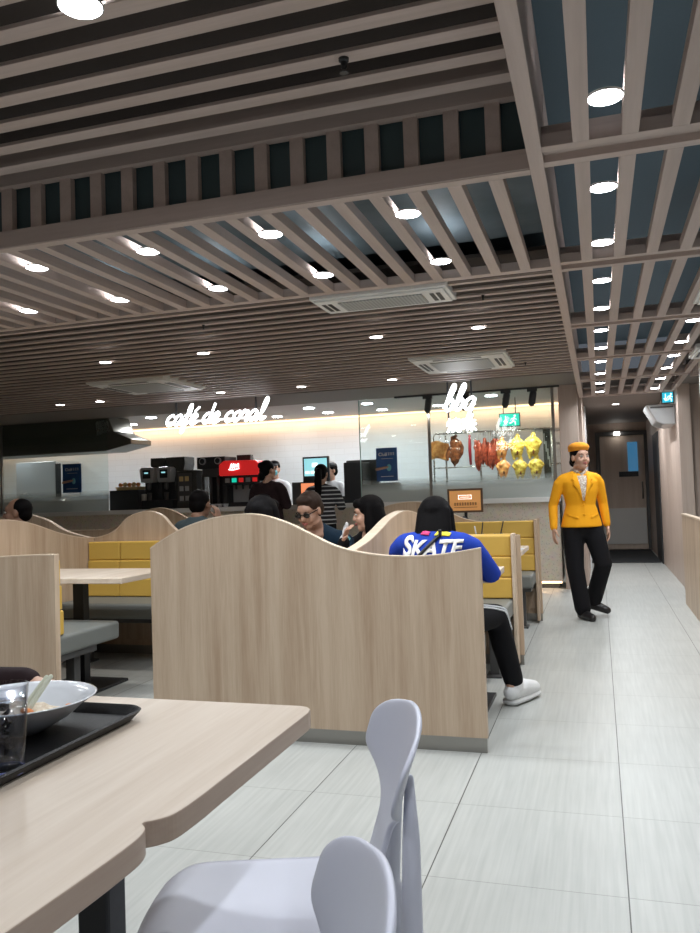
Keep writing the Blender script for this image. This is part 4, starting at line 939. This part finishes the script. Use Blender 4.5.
# wall shelves / knife strips at the right inside the display
for k, (z, x0) in enumerate(((2.03, -.85), (1.83, -.70), (1.55, -.62))):
    t = thing('wall_shelf', '%s bright steel shelf at the right behind the roast glass' % ('top', 'middle', 'lowest')[k], 'shelf', (x0+.1, 11.5, z), 'steel wall shelves')
    bx(x0, -.425, 11.3, 11.7, z, z+.02).build('shelf_board', M['steel'], t); bx(-.445, -.425, 11.3, 11.7, z-.1, z).build('bracket', M['steel'], t)
t = thing('knife_rack', 'dark vertical rack strip with knives behind the yellow chickens', 'rack', (-.61, 10.65, CT+.06))
bx(-.66, -.57, 10.64, 10.67, CT+.06, 1.99).build('strip', M['smoke'], t)
for k in range(4): B().tube([(-.645+.02*k, 10.63, 1.93-.1*k), (-.645+.02*k, 10.63, 1.80-.1*k)], .007, 8).build('knife_handle', M['coffeegrey'], t)
tag(bx(-.535, -.505, 10.64, 10.67, CT+.06, 1.78).build('knife_sharpener', M['smoke']), 'thin dark upright rod right of the knife rack', 'rod')
struct(bx(-10.9, -.31, 11.75, 12.45, 1.0, 1.08).build('trim_5', M['steel']))
struct(bx(-.42, -.285, 10.3, 12.5, 0, 2.515).build('wall_kitchen_right', M['offwhite']))
# exit sign in the kitchen, exit sign over corridor
def exit_sign(lb, x0, x1, y, z0, z1, mat, parent_h):
    t = thing('exit_sign', lb, 'exit sign', ((x0+x1)/2, y, z0), 'exit signs')
    bx(x0-.012, x1+.012, y, y+.03, z0-.012, z1+.012).build('case', M['dkgrey'], t); bx(x0, x1, y-.004, y+.001, z0, z1).build('face', mat, t)
    h = z1-z0; cx = x0+(x1-x0)*.70; yy = y-.008
    b = B()
    def li(p, q, r_): b.tube([(cx+p[0]*h, yy, z0+p[1]*h), (cx+q[0]*h, yy, z0+q[1]*h)], r_*h, 8)
    b.ell((cx+.12*h, yy, z0+.82*h), (.09*h, .004, .09*h)); li((.05, .65), (-.03, .42), .07); li((-.03, .42), (.14, .30), .05); li((.14, .30), (.14, .1), .045); li((-.03, .42), (-.16, .26), .05); li((-.16, .26), (-.32, .22), .045); li((.06, .64), (.24, .52), .035); li((.04, .62), (-.16, .60), .035); li((-.16, .6), (-.22, .44), .03)
    b.build('running_figure', M['exitw'], t)
    ax = x0+(x1-x0)*.30; b = B(); b.box(ax-.04*h, ax+.04*h, yy-.003, yy+.003, z0+.35*h, z0+.85*h); b.prism([(ax-.2*h, z0+.42*h), (ax+.2*h, z0+.42*h), (ax, z0+.14*h)], 'Y', yy-.003, yy+.003); b.build('arrow', M['exitw'], t)
    for x in (x0+.05, x1-.05): bx(x-.006, x+.006, y+.01, y+.02, z1, parent_h).build('hanger', M['vent'], t)
exit_sign('green lit exit sign above the roast meats', -1.29, -1.02, 11.4, 2.12, 2.29, M['exitg'], 2.52)
exit_sign('cyan exit sign under the corridor ceiling at its right wall', .78, .90, 10.25, 2.20, 2.32, M['exitb'], 2.44)
t = thing('wall_air_curtain', 'pale wedge-shaped unit mounted high on the right corridor wall', 'wall unit', (.78, 10.4, 1.93))
B().prism([(.59, 2.185), (.92, 2.185), (.92, 1.935), (.78, 1.94), (.70, 1.98)], 'Y', 10.26, 11.0).build('housing', M['coffeegrey'], t, bevel=.015)
bx(.64, .90, 10.25, 10.262, 2.14, 2.16).build('seam', M['dkgrey'], t)
# orange sign on a stand
t = thing('menu_sign', 'orange framed notice on a stand in front of the counter', 'sign', (-1.38, 8.62, 0))
bx(-1.57, -1.19, 8.60, 8.635, .985, 1.245).build('frame', M['signframe'], t, bevel=.003)
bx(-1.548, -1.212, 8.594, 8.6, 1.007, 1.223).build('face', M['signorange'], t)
b = B(); rs = random.Random(4)
for k in range(9):
    x = -1.50+.028*k
    for q in range(3): b.box(x, x+.02, 8.590, 8.5945, 1.065+.011*q, 1.069+.011*q)
    b.box(x+.008, x+.012, 8.590, 8.5945, 1.062, 1.095)
b.box(-1.5, -1.25, 8.59, 8.5945, 1.04, 1.044); b.build('lettering', M['ink'], t)
b = B()
for x0, x1, z0, z1 in ((-1.45, -1.31, 1.17, 1.174), (-1.45, -1.31, 1.13, 1.134), (-1.45, -1.446, 1.13, 1.174), (-1.314, -1.31, 1.13, 1.174)): b.box(x0, x1, 8.59, 8.5945, z0, z1)
b.box(-1.43, -1.33, 8.59, 8.5945, 1.15, 1.154); b.build('boxed_heading', M['redtext'], t)
bx(-1.395, -1.365, 8.61, 8.635, .02, .99).build('pole', M['black'], t); B().lathe((-1.38, 8.62, 0), [(.16, 0), (.16, .012), (.02, .02)], 28).build('base', M['black'], t)
B().tube([(-1.40, 8.59, .93), (-1.35, 8.585, .90)], .018, 8).build('clamp', M['vent'], t)
def dense3(pts, n):
    out = []
    for a, b_ in zip(pts, pts[1:]):
        for k in range(n): out.append(a.lerp(b_, k/n))
    return out+[pts[-1]]
# ------------------------------------------------------------------ people
def V(*a): return Vector(a)
def hand(b, w, d, pn, th, s=1., curl=.5):
    """w wrist, d pointing direction, pn palm normal, th side of the thumb"""
    d = d.normalized(); th = (th - d*th.dot(d)).normalized(); pn = (pn - d*pn.dot(d) - th*pn.dot(th)).normalized()
    b.tube([w, w+d*.03*s, w+d*.085*s], [(.024*s, .017*s), (.034*s, .016*s), (.038*s, .014*s)], 12, ref=th)
    for k, (o, L) in enumerate(((.030, .068), (.010, .078), (-.010, .072), (-.029, .056))):
        p = w+d*.082*s+th*o*s; q = p; a = 0.; pts = [p-d*.02*s, p]
        fan = th*(o*.35)
        for j in range(3):
            a += curl*(.55 if j == 0 else .75); q = q+(d*math.cos(a)+pn*math.sin(a)+fan).normalized()*L*s*(.42, .32, .26)[j]; pts.append(q)
        b.tube(pts, [.0095*s, .009*s, .0085*s, .0078*s, .0065*s], 8, ref=th)
    p = w+d*.022*s+th*.024*s
    b.tube([p, p+(d*.5+th*.75+pn*.25).normalized()*.035*s, p+(d*.5+th*.75+pn*.25).normalized()*.035*s+(d*.9+th*.25+pn*.3).normalized()*.032*s, p+(d*.5+th*.75+pn*.25).normalized()*.035*s+(d*.9+th*.1+pn*.45).normalized()*.055*s], [.014*s, .0115*s, .0095*s, .0075*s], 8, ref=pn)
def torso_rings(J, sec):
    pass
def person(label, base, rz, J, s=1., skin='skin', hair='hair', hairstyle='short', top='cblack', bottom='cblack', shoe='leather', face=True, yaw=0., pitch=0., roll=0., vox=.008, fat=1., sleeve=1., leg=1., torso=None, hem=None, curl=.5, handmode=(None, None)):
    rz = math.radians(rz); R = Matrix.Rotation(rz, 3, 'Z'); b0 = V(*base)
    T = lambda p: b0 + R @ (V(*p)*s)
    D = lambda p: R @ V(*p)
    t = thing('person', label, 'person', (base[0], base[1], base[2]))
    H = V(*J['H']); hr = Matrix.Rotation(math.radians(yaw), 3, 'Z') @ Matrix.Rotation(math.radians(pitch), 3, 'X') @ Matrix.Rotation(math.radians(roll), 3, 'Y')
    HT = lambda p: b0 + R @ ((H + hr @ V(*p))*s)
    HR = R @ hr
    b = B(); S = lambda r_: tuple(x*s for x in r_) if isinstance(r_, tuple) else r_*s
    def E(c, r_): b.ell(HT(c), S(r_), rot=HR)
    E((0, -.012, .030), (.073, .090, .084)); E((0, .022, -.028), (.060, .066, .082)); E((0, .050, -.084), (.032, .034, .028)); E((0, .060, .030), (.052, .028, .035))
    for q in (-1, 1): E((.033*q, .058, -.030), (.026, .026, .03)); E((.074*q, -.004, -.004), (.010, .020, .031)); E((.040*q, .012, -.075), (.020, .04, .022))
    b.tube([HT((0, .082, .016)), HT((0, .092, -.006)), HT((0, .098, -.024))], [.007*s, .009*s, .012*s], 10, ref=HR @ V(1, 0, 0)); b.tube([HT((-.011, .089, -.028)), HT((.011, .089, -.028))], .008*s, 8)
    N = V(*J['N'])
    b.tube([HT((0, -.018, -.06)), T(N+V(0, 0, .01)), T(N-V(0, 0, .05))], [.052*s, .055*s, .07*s], 14, ref=D((1, 0, 0)))
    P = V(*J['P']); Cc = V(*J['C'])
    rx = D((1, 0, 0))
    b.tube([T(P-V(0, 0, .06)), T(P), T(P.lerp(Cc, .45)), T(Cc), T(Cc.lerp(N, .6))], [S((.135, .10)), S((.15, .105)), S((.12, .09)), S((.14, .095)), S((.11, .07))], 20, ref=rx)
    for i, q in enumerate((1, -1)):
        k = 'RL'[i]; sh, el, wr = V(*J['sh'+k]), V(*J['el'+k]), V(*J['wr'+k])
        s2 = sh + (V(0, 0, sh.z) - V(sh.x, 0, sh.z))*.16 - V(0, 0, .03)
        b.tube([T(Cc.lerp(N, .55)), T(s2)], [S(.04), S(.04)], 12)
        b.tube([T(s2), T(sh.lerp(el, .5)), T(el), T(el.lerp(wr, .35)), T(wr)], [S(.042), S(.040), S(.036), S(.036), S(.024)], 12)
        d = (wr-el).normalized(); hm = handmode[i] or {}
        hand(b, T(wr), D(hm.get('d', d)), D(hm.get('pn', V(-q, 0, 0))), D(hm.get('th', V(0, 1, 0))), s*.98, hm.get('curl', curl))
        hp, kn, an, to = V(*J['hp'+k]), V(*J['kn'+k]), V(*J['an'+k]), V(*J['to'+k])
        b.tube([T(hp), T(hp.lerp(kn, .35)), T(kn), T(kn.lerp(an, .35)), T(an)], [S(.085), S(.078), S(.052), S(.054), S(.034)], 14, ref=rx)
        b.tube([T(an-V(0, 0, .02)-(to-an).normalized()*.03), T(an.lerp(to, .5)+V(0, 0, -.02)), T(to+V(0, 0, .0))], [S(.034), S(.036), S(.025)], 10)
    b.build('body', M[skin], t, voxel=vox, relax=2, smooth=True)
    # face
    if face:
        for q in (-1, 1):
            B().ell(HT((.030*q, .0815, .006)), S((.0125, .008, .0065)), rot=HR).build('eye', M['eyew'], t, smooth=True)
            B().ell(HT((.030*q, .0880, .006)), S((.0058, .003, .0058)), rot=HR).build('iris', M['eyed'], t, smooth=True)
            B().tube([HT((.016*q, .090, .023)), HT((.032*q, .089, .028)), HT((.046*q, .078, .023))], [.0028*s, .0032*s, .002*s], 8).build('eyebrow', M[hair], t, smooth=True)
        B().tube([HT((-.021, .084, -.056)), HT((0, .0925, -.053)), HT((.021, .084, -.056))], [.003*s, .0062*s, .003*s], 8, ref=HR @ V(0, 1, 0)).tube([HT((-.017, .084, -.061)), HT((0, .091, -.063)), HT((.017, .084, -.061))], [.003*s, .006*s, .003*s], 8).build('lips', M['lips'], t, smooth=True)
    # hair
    h = B()
    def HE(c, r_): h.ell(HT(c), S(r_), rot=HR)
    if hairstyle == 'short':
        HE((0, -.022, .046), (.083, .094, .084)); HE((0, -.055, .0), (.076, .062, .075)); HE((0, .030, .090), (.060, .046, .030))
    elif hairstyle == 'thin':
        HE((0, -.032, .036), (.081, .088, .078)); HE((0, -.06, -.01), (.072, .055, .06))
    elif hairstyle == 'bun':
        HE((0, -.022, .044), (.083, .094, .082)); HE((0, -.055, -.01), (.074, .060, .065)); HE((0, -.125, -.035), (.045, .042, .045))
    elif hairstyle == 'topbun':
        HE((0, -.022, .046), (.085, .096, .084)); HE((0, -.055, .0), (.078, .062, .08)); HE((0, -.10, .06), (.048, .045, .045)); HE((.0, -.10, -.07), (.055, .04, .06))
    elif hairstyle == 'pony':
        HE((0, -.022, .046), (.084, .096, .084)); HE((0, -.055, .0), (.078, .062, .08)); HE((0, -.11, .03), (.045, .04, .045))
        h.tube([HT((0, -.13, .03)), HT((0, -.15, -.08)), HT((0, -.145, -.22)), HT((.01, -.13, -.33))], [S(.04), S(.05), S(.045), S(.012)], 12)
    elif hairstyle == 'long':
        HE((0, -.022, .046), (.088, .098, .086)); HE((0, .060, .075), (.062, .034, .036))
        h.tube([HT((0, -.055, .05)), HT((0, -.070, -.06)), HT((0, -.085, -.17)), HT((0, -.09, -.25))], [S((.088, .055)), S((.098, .055)), S((.105, .05)), S((.085, .03))], 20, ref=HR @ V(1, 0, 0))
        for q in (-1, 1): h.tube([HT((.070*q, -.005, .05)), HT((.085*q, .0, -.05)), HT((.085*q, .0, -.16)), HT((.07*q, .0, -.22))], [S(.026), S((.024, .038)), S((.022, .038)), S(.012)], 10, ref=HR @ V(1, 0, 0))
    h.build('hair', M[hair], t, voxel=.007, relax=3, smooth=True)
    # top garment
    g = B(); F = fat
    tr_ = torso or [(P.lerp(Cc, -.20), .165, .120), (P, .160, .118), (P.lerp(Cc, .45), .142, .108), (Cc, .168, .118), (Cc.lerp(N, .55), .150, .095), (Cc.lerp(N, .95), .075, .065)]
    g.tube([T(p) for p, a, c in tr_], [(a*s*F, c*s*F) for p, a, c in tr_], 28, ref=rx, flat=True)
    for i, q in enumerate((1, -1)):
        k = 'RL'[i]; sh, el, wr = V(*J['sh'+k]), V(*J['el'+k]), V(*J['wr'+k])
        s2 = sh + (V(0, 0, sh.z) - V(sh.x, 0, sh.z))*.12 - V(0, 0, .02)
        g.tube([T(Cc.lerp(N, .85)), T(Cc.lerp(N, .75).lerp(s2, .5)), T(s2)], [S(.054), S(.058), S(.060*sleeve)], 16)
        g.tube([T(s2), T(sh.lerp(el, .25)), T(sh.lerp(el, .55)), T(el), T(el.lerp(wr, .4)), T(el.lerp(wr, .94))], [S(.060*sleeve), S(.060*sleeve), S(.056*sleeve), S(.050*sleeve), S(.048*sleeve), S(.040*sleeve)], 16)
    top_o = g.build('jacket', M[top], t, voxel=.010 if vox > .006 else .008, relax=4, smooth=True)
    # trousers
    g = B()
    g.tube([T(P-V(0, 0, .10)), T(P-V(0, 0, .02)), T(P.lerp(Cc, .25))], [S((.142, .108)), S((.148, .110)), S((.128, .096))], 24, ref=rx)
    for k in 'RL':
        hp, kn, an = V(*J['hp'+k]), V(*J['kn'+k]), V(*J['an'+k])
        g.tube([T(hp), T(hp.lerp(kn, .4)), T(kn), T(kn.lerp(an, .4)), T(kn.lerp(an, .97))], [S(.092), S(.088*leg**.5), S(.070*leg), S(.066*leg), S(.056*leg*leg)], 18, ref=rx)
    g.build('trousers', M[bottom], t, voxel=.011, relax=4, smooth=True)
    for k in 'RL':
        an, to = V(*J['an'+k]), V(*J['to'+k]); g = B(); dd = (to-an); dd.z = min(0, dd.z+.07); 
        heel = an-V(0, 0, .05)-V(dd.x, dd.y, 0).normalized()*.04
        q = 1.2 if shoe == 'shoewhite' else 1.; g.tube([T(an+V(0, 0, .01*(q-1)*10)), T(an-V(0, 0, .035))], [S(.042*q), S(.044*q)], 12); g.tube([T(heel), T(heel.lerp(to, .45)+V(0, 0, .012*q)), T(to)], [S((.036*q, .038*q)), S((.046*q, .041*q)), S((.036*q, .034*q))], 14, ref=V(0, 0, 1))
        g.build('shoe', M[shoe], t, voxel=.007, relax=2, smooth=True)
    return t, T, HT, HR, top_o, D
def patch(poly, T, D, target, mat, name, parent, off=.004, y0=.6, back=False, cuts=4, label=None):
    """polygon in the wearer's (x, z) frame laid on a garment"""
    bm = bmesh.new(); vs = [bm.verts.new((p[0], 0, p[1])) for p in poly]; bm.faces.new(vs)
    bmesh.ops.triangulate(bm, faces=bm.faces); bmesh.ops.subdivide_edges(bm, edges=bm.edges, cuts=cuts, use_grid_fill=True)
    bvh = BVHTree.FromPolygons([v.co + W[target] for v in target.data.vertices], [p.vertices[:] for p in target.data.polygons])
    sg = -1 if back else 1; dr = D((0, -sg, 0)); last = None
    for v in bm.verts:
        o = T((v.co.x, y0*sg, v.co.z)); hit = bvh.ray_cast(o, dr)
        if hit[0] is not None: v.co = hit[0] - dr*off; last = v.co.copy()
        else: v.co = (last or T((v.co.x, .1*sg, v.co.z)))
    b = B(); b.bm.free(); b.bm = bm
    return b.build(name, mat, parent, smooth=True, solid=.003, label=label)
STAND = dict(P=(0, 0, .93), C=(0, -.01, 1.22), N=(0, -.015, 1.37), H=(0, .01, 1.505), shR=(.17, -.01, 1.31), elR=(.215, -.03, 1.06), wrR=(.225, .04, .86), shL=(-.17, -.01, 1.31), elL=(-.215, -.03, 1.06), wrL=(-.225, .04, .86),
             hpR=(.085, 0, .90), knR=(.09, .01, .49), anR=(.09, -.01, .085), toR=(.11, .14, .03), hpL=(-.085, 0, .90), knL=(-.09, .01, .49), anL=(-.09, -.01, .085), toL=(-.11, .14, .03))
SIT = dict(P=(0, 0, .56), C=(0, .04, .86), N=(0, .06, 1.02), H=(0, .10, 1.155), shR=(.165, .04, .95), elR=(.22, .10, .70), wrR=(.12, .33, .76), shL=(-.165, .04, .95), elL=(-.22, .10, .70), wrL=(-.12, .33, .76),
           hpR=(.09, .03, .54), knR=(.10, .43, .54), anR=(.10, .42, .10), toR=(.11, .58, .035), hpL=(-.09, .03, .54), knL=(-.10, .43, .54), anL=(-.10, .42, .10), toL=(-.11, .58, .035))
def mod(J, **k): j = dict(J); j.update(k); return j
# --- waitress in yellow
J = mod(STAND, elR=(.245, -.05, 1.05), wrR=(.262, .02, .835), elL=(-.225, -.06, 1.06), wrL=(-.245, -.03, .85), hpR=(.085, 0, .88), knR=(.085, .04, .47), anR=(.035, .06, .085), toR=(-.01, .20, .03),
        hpL=(-.085, 0, .88), knL=(-.165, .07, .50), anL=(-.125, -.16, .145), toL=(-.235, -.11, .05), H=(-.01, .02, 1.49), N=(0, -.012, 1.355))
J['P'] = (0, 0, .92)
tor = [(V(0, 0, .845), .192, .142), (V(0, 0, .93), .172, .126), (V(0, 0, 1.05), .136, .104), (V(0, 0, 1.17), .160, .120), (V(0, -.005, 1.26), .168, .115), (V(0, -.01, 1.325), .130, .085), (V(0, -.014, 1.355), .07, .062)]
y, T, HT, HR, tp, D = person('waitress in yellow blazer, black trousers and orange cap walking down the aisle', (-.165, 7.74, 0), 196, J, 1.0, hairstyle='bun', top='jacketY', bottom='cblack', yaw=14, pitch=2, vox=.005, torso=tor, sleeve=.88, curl=.35, leg=1.16)
patch([(-.012, 1.09), (.012, 1.09), (.062, 1.34), (.03, 1.365), (-.03, 1.365), (-.062, 1.34)], T, D, tp, M['blouse'], 'blouse', y, off=.003)
for q in (-1, 1):
    patch([(.004*q, 1.06), (.055*q, 1.19), (.092*q, 1.235), (.066*q, 1.262), (.098*q, 1.285), (.068*q, 1.352), (.05*q, 1.352), (.012*q, 1.10)], T, D, tp, M['jacketY'], 'lapel', y, off=.009, cuts=4)
    patch([(.055*q, .925), (.145*q, .955), (.145*q, .975), (.055*q, .945)], T, D, tp, M['jacketY'], 'pocket_flap', y, off=.006)
for z in (1.05, .965): B().ell(T((.004, .125, z)), (.011, .006, .011)).build('button', M['jacketY'], y, smooth=True)
B().tube([T((-.055, -.03, 1.375)), T((-.035, .045, 1.352)), T((0, .072, 1.332)), T((.035, .045, 1.352)), T((.055, -.03, 1.375)), T((0, -.07, 1.40)), T((-.055, -.03, 1.375))], .019, 10).build('neck_scarf', M['blouse'], y, smooth=True)
g = B(); g.ell(HT((0, -.022, .098)), (.096, .112, .050), rot=HR).ell(HT((0, -.03, .074)), (.092, .106, .032), rot=HR); g.build('cap', M['hatY'], y, voxel=.006, relax=2)
# --- blue jacket
J = mod(SIT, C=(0, .07, .84), N=(0, .10, 1.01), H=(0, .17, 1.055), shR=(.165, .08, .955), shL=(-.165, .08, .955), elR=(.275, .24, .765), wrR=(.13, .42, .79), elL=(-.25, .24, .735), wrL=(-.12, .42, .79),
        knR=(.265, .40, .52), anR=(.335, .56, .125), toR=(.425, .765, .05))
y, T, HT, HR, tp, D = person('long-haired person in royal blue printed jacket sitting with the back to the viewer', (-.835, 4.03, 0), 0, J, 1.0, hairstyle='long', top='cblue', bottom='cblack', shoe='shoewhite', pitch=-12, vox=.007, fat=1.04, sleeve=1.06)
cu = bpy.data.curves.new('txt', 'FONT'); cu.body = 'SKATE'; cu.size = .105; cu.align_x = 'CENTER'; cu.offset = .004; cu.shear = .25
ob = bpy.data.objects.new('txt', cu); C.objects.link(ob); dg = bpy.context.evaluated_depsgraph_get(); dg.update(); me = bpy.data.meshes.new_from_object(ob.evaluated_get(dg)); bpy.data.objects.remove(ob)
bm = bmesh.new(); bm.from_mesh(me); bmesh.ops.triangulate(bm, faces=bm.faces); bmesh.ops.subdivide_edges(bm, edges=[e for e in bm.edges if e.calc_length() > .02], cuts=2)
bvh = BVHTree.FromPolygons([v.co + W[tp] for v in tp.data.vertices], [p.vertices[:] for p in tp.data.polygons])
for v in bm.verts:
    x = v.co.x; z = .885+v.co.y*(1.35 if x < -.09 else 1.05); o = T((x, -.6, z)); hit = bvh.ray_cast(o, V(0, 1, 0)); v.co = (hit[0] if hit[0] is not None else T((x, -.1, z))) - V(0, .006, 0)
for zz in range(4): B().tube([T((.325+.022*zz, .60+.045*zz, .112-.012*zz)), T((.375+.02*zz, .575+.045*zz, .108-.012*zz))], .004, 6).build('lace', M['cwhite'], y, smooth=True)
b = B(); b.bm.free(); b.bm = bm; b.build('back_print', M['printw'], y, solid=.002)
for x, z, m_ in ((-.03, 1.0, 'printp'), (.045, .995, 'printy'), (.075, .992, 'printy')): patch([(x-.025, z-.008), (x+.02, z-.012), (x+.028, z+.004), (x-.01, z+.012)], T, D, tp, M[m_], 'print_patch', y, off=.006, y0=.6, back=True, cuts=2)
sp = []
for k in range(7):
    x = -.07+.024*k; z = .87+.024*k; hit = bvh.ray_cast(T((x, -.6, z)), V(0, 1, 0)); sp.append((hit[0] if hit[0] is not None else T((x, -.1, z))) - V(0, .010, 0))
B().tube(sp, .009, 8).build('bag_strap', M['vent'], y, smooth=True)
tro = [o for o in KIDS[y] if o.name.startswith('trousers')][0]
bt = BVHTree.FromPolygons([v.co + W[tro] for v in tro.data.vertices], [p.vertices[:] for p in tro.data.polygons])
def snap(p):
    q = bt.find_nearest(p); return q[0]+(p-q[0]).normalized()*.002
for dz in (0, .035): B().tube([snap(p) for p in dense3([T((.205, .165, .632-dz)), T((.283, .29, .616-dz)), T((.328, .365, .592-dz)), T((.350, .41, .54-dz)), T((.362, .44, .48-dz))], 4)], .0055, 8).build('side_stripe', M['cwhite'], y, smooth=True)
B().tube([T((.312, .535, .024)), T((.365, .65, .022)), T((.425, .775, .026))], [(.024, .050), (.023, .056), (.023, .048)], 14, ref=(0, 0, 1)).build('shoe_sole', M['shoewhite'], y, smooth=True)
# --- woman in profile
J = mod(SIT, C=(0, .14, .86), N=(0, .26, 1.01), H=(.0, .335, 1.115), shR=(.16, .17, .92), shL=(-.16, .17, .92), elR=(.20, .38, .80), wrR=(.13, .47, .95), elL=(-.2, .35, .76), wrL=(-.1, .52, .78))
y, T, HT, HR, tp, D = person('long-haired woman in black seen in profile, raising a white tissue to her mouth', (-1.45, 5.36, 0), 180, J, .97, hairstyle='long', top='cblack', yaw=-72, pitch=-6, vox=.007)
B().ell(HT((.085, .01, .055)), (.014, .03, .018), rot=HR).build('hair_clip', M['lips'], y, smooth=True)
B().ell((-1.565, 4.895, .985), (.018, .014, .045), rot=(0, .3, 0)).ell((-1.585, 4.90, .93), (.022, .016, .04), rot=(0, .5, 0)).ell((-1.552, 4.89, 1.02), (.012, .012, .02)).build('tissue', M['cwhite'], y, voxel=.006, relax=1)
# --- man in sunglasses
J = mod(SIT, C=(0, .16, .86), N=(0, .30, 1.00), H=(0, .40, 1.115), shR=(.18, .20, .93), shL=(-.18, .20, .93), elR=(.25, .38, .78), wrR=(.1, .55, .79), elL=(-.25, .38, .78), wrL=(-.1, .55, .79))
y, T, HT, HR, tp, D = person('man in sunglasses and navy jacket leaning over the booth table', (-1.83, 5.36, 0), 180, J, 1.0, hair='hairb', skin='skinm', top='cnavy', yaw=-14, pitch=-22, vox=.007)
g = B()
for q in (-1, 1): g.ell(HT((.033*q, .090, .004)), (.026, .007, .018), rot=HR)
g.build('sunglasses', M['eyed'], y, smooth=True); B().tube([HT((-.075, .01, .012)), HT((-.055, .085, .012)), HT((0, .099, .012)), HT((.055, .085, .012)), HT((.075, .01, .012))], .0035, 8).build('glasses_frame', M['eyed'], y, smooth=True)
patch([(-.24, .90), (-.19, .90), (-.19, .955), (-.24, .955)], T, D, tp, M['mask'], 'shoulder_panel', y, off=.004, label='teal shoulder panel')
# --- dark-haired diner behind the partition
J = mod(SIT, H=(0, .11, 1.095), N=(0, .06, .96), C=(0, .03, .82), shR=(.15, .03, .88), shL=(-.15, .03, .88))
person('dark-haired diner in black with only the back of the head above the partition', (-1.80, 4.03, 0), 0, J, 1.0, hairstyle='long', top='cblack', yaw=-10, vox=.008)
# --- customers at the counter
J = mod(STAND, C=(0, .02, 1.21), elR=(.25, .02, 1.06), wrR=(.14, .20, 1.09), elL=(-.25, .02, 1.06), wrL=(-.14, .20, 1.09))
y, T, HT, HR, tp, D = person('customer in dark maroon jacket standing at the counter by the soda dispenser', (-4.06, 9.50, 0), -8, J, 1.045, hairstyle='topbun', top='cdark', yaw=-25, vox=.008, fat=1.2, sleeve=1.2)
B().tube([T((0, -.15, .92)), T((0, -.16, 1.02)), T((0, -.15, 1.16))], [(.14, .07), (.16, .085), (.13, .06)], 20, ref=(1, 0, 0)).build('waist_bag', M['vent'], y, smooth=True)
J = mod(STAND, elR=(.25, .04, 1.07), wrR=(.16, .22, 1.09), elL=(-.24, .04, 1.07), wrL=(-.14, .22, 1.09))
person('customer in black and white striped top with a ponytail at the tills', (-3.33, 9.50, 0), 0, J, .995, hairstyle='pony', top='stripe', bottom='cblack', vox=.008, fat=1.12, sleeve=1.05)
# --- staff
def staff(label, base, rz, yaw, s, mask):
    J = mod(STAND, elR=(.22, .06, 1.07), wrR=(.12, .26, 1.12), elL=(-.22, .06, 1.07), wrL=(-.12, .26, 1.12))
    y, T, HT, HR, tp, D = person(label, base, rz, J, s, top='cwhite', bottom='cblack', yaw=yaw, vox=.008)
    g = B(); g.ell(HT((0, -.014, .075)), (.086, .100, .060), rot=HR); g.tube([HT((0, .06, .058)), HT((0, .13, .045))], [(.065, .012), (.05, .008)], 16, ref=HR @ V(1, 0, 0)); g.build('cap', M['vent'], y, voxel=.007, relax=2)
    if mask:
        B().ell(HT((0, .070, -.045)), (.052, .040, .045), rot=HR).build('face_mask', M['mask'], y, smooth=True)
    return y, T, HT, HR
staff('staff member in white shirt, black cap and blue face mask behind the counter', (-4.60, 11.02, 0), 180, 22, 1.09, True)
staff('cashier in white shirt and black cap behind the tills', (-3.72, 11.02, 0), 180, -28, 1.05, False)
# --- man in slate grey, far-left man
J = mod(SIT, C=(0, .04, .90), N=(0, .06, 1.05), shR=(.17, .04, .98), shL=(-.17, .04, .98), elR=(.27, .14, .82), wrR=(.15, .16, 1.02), H=(0, .11, 1.15))
person('short-haired man in slate grey shirt seen from behind, hand raised to his ear', (-3.25, 6.0, 0), -6, J, 1.02, top='cgrey', skin='skind', vox=.008, fat=1.12, sleeve=1.1, handmode=({'d': V(-.3, 0, 1), 'pn': V(-1, 0, 0), 'th': V(0, -1, 0)}, None))
J = mod(SIT, H=(0, .14, 1.16), N=(0, .08, 1.02))
person('balding man in black jacket at the far left, face turned to the left', (-4.36, 5.34, 0), 180, J, 1.0, hairstyle='thin', top='cblack', skin='skind', yaw=-62, vox=.008)
# --- diner whose arm rests behind the bowl
J = mod(SIT, C=(0, .05, .86), N=(0, .08, 1.03), H=(0, .12, 1.17), shL=(-.17, .06, .95), elL=(-.26, .40, .755), wrL=(-.265, .70, .775), shR=(.17, .04, .95), elR=(.2, .16, .70), wrR=(.12, .35, .78))
person('diner left of the tray table whose dark red sleeve and hand show behind the bowl', (-2.03, 1.36, 0), -90, J, 1.0, top='cdark', vox=.006, handmode=(None, {'d': V(0, 1, -.12), 'pn': V(0, 0, -1), 'th': V(1, 0, 0), 'curl': .35}))
tag(bx(-2.31, -1.87, 1.08, 1.62, 0, .44).build('upholstered_stool', M['grey'], bevel=.03), 'grey padded stool under the diner left of the tray table', 'stool')
